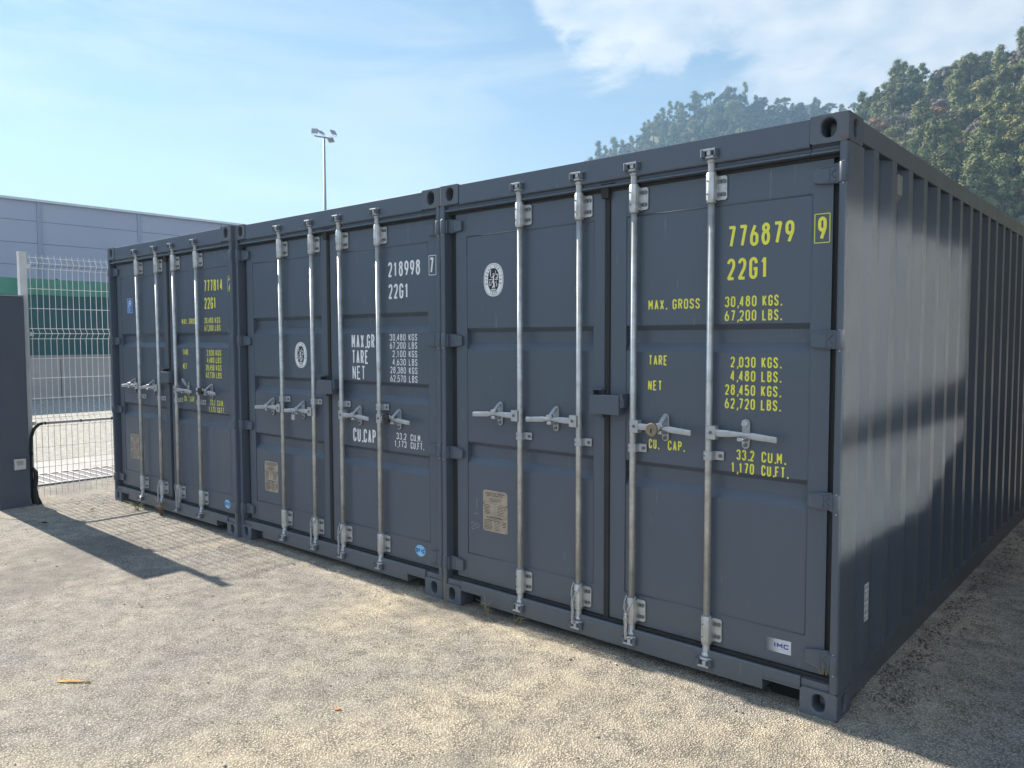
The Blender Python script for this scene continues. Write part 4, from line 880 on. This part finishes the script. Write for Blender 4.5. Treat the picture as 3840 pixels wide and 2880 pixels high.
def proto(kind, i):
    if (kind, i) not in protos:
        mb, tk = crown_mesh({'bare': 'bare', 'rust': 'bare', 'pine': 'pine', 'umbrella': 'umbrella', 'round': 'round', 'olive': 'round'}[kind], hash(kind) % 1 + i * 13 + len(kind))
        m = {'pine': PINE, 'umbrella': PINE, 'round': OAKL, 'olive': OLIVE, 'bare': BARE, 'rust': RUSTL}[kind]
        a = mb.build('crown', m, fix=False); b = tk.build('trunk', BARK, fix=False); protos[kind, i] = (a.data, b.data); bpy.data.objects.remove(a); bpy.data.objects.remove(b)
    return protos[kind, i]
TL = {'pine': ('pine_tree', 'pine tree', 'tall green pine tree'), 'umbrella': ('umbrella_pine', 'pine tree', 'flat topped pine'), 'round': ('oak_tree', 'tree', 'round dark green evergreen tree'), 'olive': ('bushy_tree', 'tree', 'round yellowish green bushy tree'), 'bare': ('bare_tree', 'tree', 'leafless grey brown tree'), 'rust': ('rusty_tree', 'tree', 'small tree with rust brown leaves')}
def plant(kind, where, p, s, rot):
    nm, cat, lb = TL[kind]; cd, td = proto(kind, rnd.randrange(4)); place_ = {'near': 'on the near wooded hillside at the right', 'far': 'on the hazy far hill in the middle', 'nearc': 'against the sky on the crest of the near hill', 'farc': 'against the sky on the crest of the far hill'}[where]
    o = thing(nm, lb + ' ' + place_, cat, p, rot, lb.replace('tree', 'trees') + ' ' + place_); o.scale = (s * rnd.uniform(.85, 1.15), s * rnd.uniform(.85, 1.15), s * rnd.uniform(.85, 1.2))
    for n_, d in (('crown', cd), ('trunk', td)):
        c = bpy.data.objects.new(n_, d); COL.objects.link(c); c.parent = o
def stand(where, tab, rr, a0, a1, n, kinds, s0, s1, tmin=.3, tmax=1.0, even=.9):
    wl_2 = where + 'c' if tmax >= 1 else where
    pts = []
    k = 0
    while len(pts) < n and k < 20000:
        k += 1; az = rnd.uniform(a0, a1); t_ = rnd.uniform(tmin, tmax)
        if where == 'near' and lerp_tab(tab, az) < 10: continue
        r, z = hill_z(tab, az, t_, *rr); q = Vector((az, math.degrees(math.atan(z / r))))
        if any((q - o).length < even for o in pts): continue
        pts.append(q); p = Vector((CP.x, CP.y, 0)) + dir2(az) * r
        plant(rnd.choices([a for a, b in kinds], [b for a, b in kinds])[0], wl_2, (p.x, p.y, z - .2), rnd.uniform(s0, s1), rnd.uniform(0, 6.28))
stand('near', NEAR, NR, 6.5, 18.8, 46, [('pine', 5), ('round', 3), ('bare', 1), ('olive', 1)], .7, 1.15, .93, 1.0, .25)
stand('near', NEAR, NR, 5.5, 19, 112, [('pine', 8), ('bare', 5), ('olive', 5), ('rust', 1.8), ('round', 1.6), ('umbrella', .6)], .9, 1.45, .25, .95, .6)
stand('far', FAR, FR, 17, 36.5, 46, [('pine', 4), ('round', 7), ('umbrella', 1)], .9, 1.35, .95, 1.0, .28)
stand('far', FAR, FR, 15, 38, 96, [('pine', 5), ('round', 8), ('olive', 3)], 1.3, 2.0, .6, .96, .58)
def under(where, tab, rr, a0, a1, n, tmin, s, m, name, lbl):
    mb = MB(); r_ = random.Random(3)
    for _ in range(n):
        az = r_.uniform(a0, a1); t_ = r_.uniform(tmin, 1.0); r, z = hill_z(tab, az, t_, *rr); p = Vector((CP.x, CP.y, 0)) + dir2(az) * r
        k_ = 1.7 if where == 'far' else 1; leafy(mb, (p.x, p.y, z + .6), k_ * r_.uniform(1.0, 2.0), k_ * r_.uniform(.8, 1.9), 26, s, r_)
    o = mb.build(name, m, fix=False, kind='stuff'); tag(o, lbl, 'undergrowth')
under('near', NEAR, NR, 4, 20, 900, .15, .26, leaf_mat('scrub_mix', (.11, .125, .055), (.11, .125, .055), (.21, .175, .12)), 'undergrowth', 'dense scrub filling the near hillside between the trees')
under('far', FAR, FR, 14, 39, 1100, .5, .42, leaf_mat('scrub_green', (.05, .075, .04), (.05, .075, .04), (.09, .11, .05)), 'undergrowth', 'green scrub covering the far hazy hill under its trees')
# house on the far crest
az = 20.75; r, z = hill_z(FAR, az, .985, *FR); p = Vector((CP.x, CP.y, 0)) + dir2(az) * r
hs = thing('hill_house', 'small pale flat roofed house among the trees on the far crest', 'house', (p.x, p.y, z + .6), R_(az))
HWM = mat('pink_plaster', (.40, .33, .32), .8)
t = MB(); t.box(-4.6, 4.6, -4, 4, 0, 4.6); t.build('wall', HWM, hs); t = MB(); t.box(-5, 5, -4.4, 4.4, 4.6, 5.0); t.build('roof', mat('roof_pale', (.48, .42, .40), .8), hs)
for x in (-3, 0, 3): t = MB(); t.box(x - .5, x + .5, -4.06, -3.98, 2.0, 3.6); t.build('window', BOLT, hs)

# ---------------------------------------------------------------- padlocks, ropes, weeds, litter
def padlock(x, y, z, label, m, disc=False, rot=0):
    o = thing('padlock', label, 'padlock', (x, y, z), rot)
    t = MB()
    if disc:
        n = 20; t.prism([(.034 * math.cos(2 * math.pi * i / n), .034 * math.sin(2 * math.pi * i / n)) for i in range(n)], 1, -.024, 0)
        t.build('lock_body', m, o, bevel=.005); t = MB(); t.tube([(.022, -.010, .012), (.034, -.010, .020), (.038, -.010, .006), (.028, -.010, -.004)], .005, 8); t.build('shackle', GALVD, o)
        t = MB(); t.box(-.003, .003, -.0255, -.0238, -.016, .004); t.build('keyhole', DARK, o)
    else:
        t.box(-.021, .021, -.020, 0, -.040, 0); t.build('lock_body', m, o, bevel=.005); t = MB(); t.tube([(-.013, -.010, -.005), (-.013, -.010, .020)] + [(-.013 * math.cos(R_(a)), -.010, .020 + .013 * math.sin(R_(a))) for a in (30, 60, 90, 120, 150)] + [(.013, -.010, .020), (.013, -.010, -.005)], .0035, 8); t.build('shackle', GALVD, o)
BRASS = mat('tarnished_brass', (.30, .26, .20), .35, .8, noise=(30, .7, (.18, .16, .13))); BLKP = mat('black_lock', (.02, .02, .022), .35)
padlock(OX[2] - .905, -.016, 1.205, 'round tarnished padlock on the third handle of the right container', BRASS, True)
padlock(OX[1] - 1.385 - .195, -.008, 1.088, 'silver padlock hanging under the second handle of the middle container', GALVD)
padlock(OX[1] - .623 + .125, -.004, 1.130, 'black padlock on the rightmost handle of the middle container', BLKP, True)
padlock(OX[0] - .623 + .115, -.040, 1.215, 'black padlock on the rightmost handle of the left container', BLKP, True)
ROPE = mat('grey_rope', (.42, .42, .43), .9, noise=(300, .9, (.24, .24, .25)))
def rope(ox, x, label, sw):
    t = MB(); X = ox + x; oy = OY[OX.index(ox)]
    loop = [(X + sw * .024, oy + .010, .330)] + [(X + sw * .030, oy - .008, .318), (X + sw * .018, oy - .016, .290), (X - sw * .004, oy - .020, .262), (X - sw * .014, oy - .020, .240)]
    t.tube(loop, .0036, 8); t.tube([(X - sw * .024, oy + .006, .328), (X - sw * .031, oy - .004, .300), (X - sw * .026, oy - .016, .266), (X - sw * .015, oy - .020, .243)], .0036, 8)
    pts = [(X - sw * (.014 + .002 * math.sin(i)), oy - .019, .244 - i * .014) for i in range(11)]
    t.tube(pts, [.0062 + .0015 * (i % 2) for i in range(11)], 8); t.tube([(X - sw * .025, oy - .006, .285), (X - sw * .032, oy - .006, .20), (X - sw * .020, oy - .016, .13)], .0034, 6)
    tag(t.build('rope', ROPE), label, 'rope', 'grey ropes tied at the foot of the locking bars')
for ci, nm in ((2, 'right container'), (1, 'middle container'), (0, 'left container')):
    rope(OX[ci], -1.385, 'grey rope knotted at the foot of the second locking bar of the ' + nm, 1)
    rope(OX[ci], -1.045, 'grey rope knotted at the foot of the third locking bar of the ' + nm, 1 if ci else -1)
STRAW = mat('dry_straw', (.30, .25, .15), .9); WGRN = mat('weed_green', (.16, .20, .05), .9)
def weed(x, y, n, h, label, m, cat='weed', sp=.08):
    t = MB()
    for _ in range(n):
        a = rnd.uniform(0, 6.28); L = h * rnd.uniform(.5, 1.1); d = Vector((math.cos(a), math.sin(a) * .6, 0)); b = Vector((rnd.uniform(-.02, .02), rnd.uniform(-.01, .01), 0))
        t.tube([b, b + d * sp * .3 + Vector((0, 0, L * .6)), b + d * sp * rnd.uniform(.8, 1.6) + Vector((0, 0, L * rnd.uniform(.6, 1.0)))], [.0016, .0013, .0006], 4)
    o = t.build('dry_weed', m, fix=False); o.location = (x, y, gh(x, y)); tag(o, label, cat)
weed(-2.03, -.03, 9, .15, 'curled dry straw stuck at the recess by the lower left corner of the right container', STRAW, sp=.06)
weed(-2.35, -.05, 4, .22, 'two thin straw stalks beside the lower left corner casting of the right container', STRAW, sp=.05)
weed(-1.79, -.02, 8, .09, 'small dead stalk under the first locking bar of the right container', STRAW, sp=.05)
weed(OX[0] - 1.30, -.06, 26, .20, 'brown dry weed growing below the door gap of the left container', mat('brown_weed', (.20, .15, .08), .9), sp=.09)
weed(OX[0] - 1.72, -.10, 22, .10, 'low green and yellow weed at the sill of the left container', WGRN, sp=.14)
weed(-.06, .02, 8, .05, 'tiny straw wisps caught under the lowest right hinge', STRAW, sp=.05); bpy.context.scene.objects['dry_weed.005'].location.z = .19
def litter(name, x, y, pts, th, m, label, cat, rot=0):
    t = MB(); t.prism(pts, 2, 0, th); o = t.build(name, m, bevel=min(th * .3, .002)); o.location = (x, y, gh(x, y) + .002); o.rotation_euler = (R_(6), R_(-5), R_(rot)); tag(o, label, cat)
litter('plastic_litter', -1.42, -1.93, [(-.014, -.006), (.014, -.006), (.015, .005), (-.013, .006)], .009, mat('teal_plastic', (.02, .26, .24), .4), 'teal plastic scrap on the asphalt near the bottom of the photo', 'litter', 20)
litter('plastic_litter', -1.24, -1.60, [(-.012, -.004), (.012, -.005), (.014, .003), (-.006, .007)], .005, mat('green_plastic', (.07, .35, .17), .4), 'light green plastic scrap lying alone on the asphalt', 'litter', 20)
litter('rubber_strip', -1.22, -1.93, [(-.028, -.005), (.026, -.006), (.030, .006), (-.024, .008)], .014, RUBBER, 'dark rubber strip at the bottom edge of the photo', 'litter', 62)
litter('fallen_leaf', -1.73, -1.33, [(-.016, -.006), (.0, -.011), (.020, .0), (.004, .009), (-.012, .007)], .003, mat('orange_leaf', (.45, .15, .05), .7), 'small orange leaf on the sandy asphalt', 'leaf', 30)
t = MB()
for i in range(7): a = rnd.uniform(-.012, .012); t.tube([(-.09 + i * .004, a, .004), (-.02, a + rnd.uniform(-.006, .006), .008), (.03, a * .5, .005), (.085 - i * .008, -a, .006)], .0018, 5)
o = t.build('straw_wisp', mat('yellow_straw', (.60, .38, .10), .8)); o.location = (-2.93, -1.99, gh(-2.93, -1.99)); o.rotation_euler.z = R_(38); tag(o, 'wisp of yellow straw on the asphalt at the lower left', 'straw')
# grit and pebbles
t = MB(); r_ = random.Random(11)
for _ in range(1100):
    x, y = r_.uniform(-8, 1.2), r_.uniform(-2.9, -.02)
    if r_.random() < .45: y = -abs(r_.gauss(0, .12)) - .02
    s = r_.choice((.0025, .003, .004, .006)) * r_.uniform(.6, 1.3)
    t.sphere((x, y, gh(x, y) + s * .3), s, 6, 4, (r_.uniform(.8, 1.5), r_.uniform(.7, 1.2), r_.uniform(.5, .8)))
for f_ in range(len(t.sm)): t.sm[f_] = False
o = t.build('loose_grit', mat('grit', (.30, .28, .26), .85, noise=(30, 1, (.12, .11, .10))), fix=False, kind='stuff'); tag(o, 'loose grit and small pebbles strewn along the container sills and over the yard', 'grit')

# ---------------------------------------------------------------- unseen building added to the east: its panes throw sun on the container side
OXO = 2.62
so = thing('added_reflector', 'unseen dark building added to reflect the sun onto the corrugated container side', 'building', (OXO, 0, 0))
t = MB()
for a, b, c, d in ((-1.0, 13, 0, 2.36), (-1.0, 13, 3.90, 9.0), (-1.0, -.06, 2.36, 3.90), (2.42, 13, 2.36, 3.90)): t.box(0.02, .22, a, b, c, d)
t.box(.22, 4.2, -1.0, 13, 0, 9.0); t.build('wall', mat('blocker_dark', (.04, .042, .047), .85), so)  # high dark walls added to keep sky light out of the passage
zz = lambda z: z + .64 * OXO
t = MB(); t.prism([(-.06, zz(1.19)), (2.42, zz(1.165)), (2.42, zz(1.415)), (-.06, zz(1.27))], 0, -.01, .03); t.box(-.01, .03, -.06, -.03, 2.36, 3.90); t.box(-.01, .03, 2.37, 2.42, 2.36, 3.90); t.build('reflector_frame', mat('frame_grey', (.05, .05, .055), .6), so)  # bar tapered to shape the dark band in the reflected sun
t = MB(); t.box(.0, .012, -.03, 2.37, 2.39, zz(1.20)); t.build('reflector_pane', mat('reflector_glass', (.60, .58, .54), GR, 1.0), so)
t = MB(); t.box(.0, .012, -.03, 2.37, zz(1.25), 3.89); t.build('reflector_pane', mat('reflector_glass_soft', (.62, .60, .56), GR + .025, 1.0), so)  # rougher upper pane softens the top of the reflected patch
t = MB(); t.prism([(2.37, 2.38), (1.45, 2.38), (1.72, zz(.80)), (1.95, zz(.90)), (2.37, zz(1.02))], 0, -.006, -.002); t.build('reflector_mask', mat('mask_dark', (.06, .06, .06), .8), so)  # added mask that cuts a lower corner off the reflected sun patch
t = MB(); r_ = random.Random(21)
for _ in range(1400):
    y = r_.uniform(.25, 6); x = abs(r_.gauss(0, .10)) + .01; x += .05 * math.sin(y * 5) ** 2
    z = gh(x, y) + .003; s = r_.uniform(.004, .012); a = r_.uniform(0, 6.28); c_, s_ = math.cos(a) * s, math.sin(a) * s
    t.add([(x + c_, y + s_, z + r_.uniform(0, .004)), (x - s_ * .5, y + c_ * .5, z + r_.uniform(0, .006)), (x - c_, y - s_, z), (x + s_ * .5, y - c_ * .5, z + r_.uniform(0, .005))], [(0, 1, 2, 3)])
o = t.build('leaf_litter', mat('litter_brown', (.13, .10, .07), .9, noise=(12, 1, (.06, .05, .035))), fix=False, kind='stuff'); tag(o, 'brown leaf litter gathered along the foot of the right container side', 'leaf litter')
# ---------------------------------------------------------------- haze
t = MB(); t.box(-740, 740, -740, 740, -3.2, 165); hz = t.build('haze', DARK, kind='stuff'); hz.data.materials.clear()
hm = bpy.data.materials.new('haze_air'); hm.use_nodes = True; n, l = hm.node_tree.nodes, hm.node_tree.links; n.remove(n['Principled BSDF'])
pv = n.new('ShaderNodeVolumePrincipled'); pv.inputs['Color'].default_value = (.42, .68, 1, 1); pv.inputs['Density'].default_value = HAZE; pv.inputs['Anisotropy'].default_value = .3; l.new(pv.outputs[0], n['Material Output'].inputs['Volume']); hz.data.materials.append(hm)
tag(hz, 'pale blue haze in the air fading the far hill', 'haze')
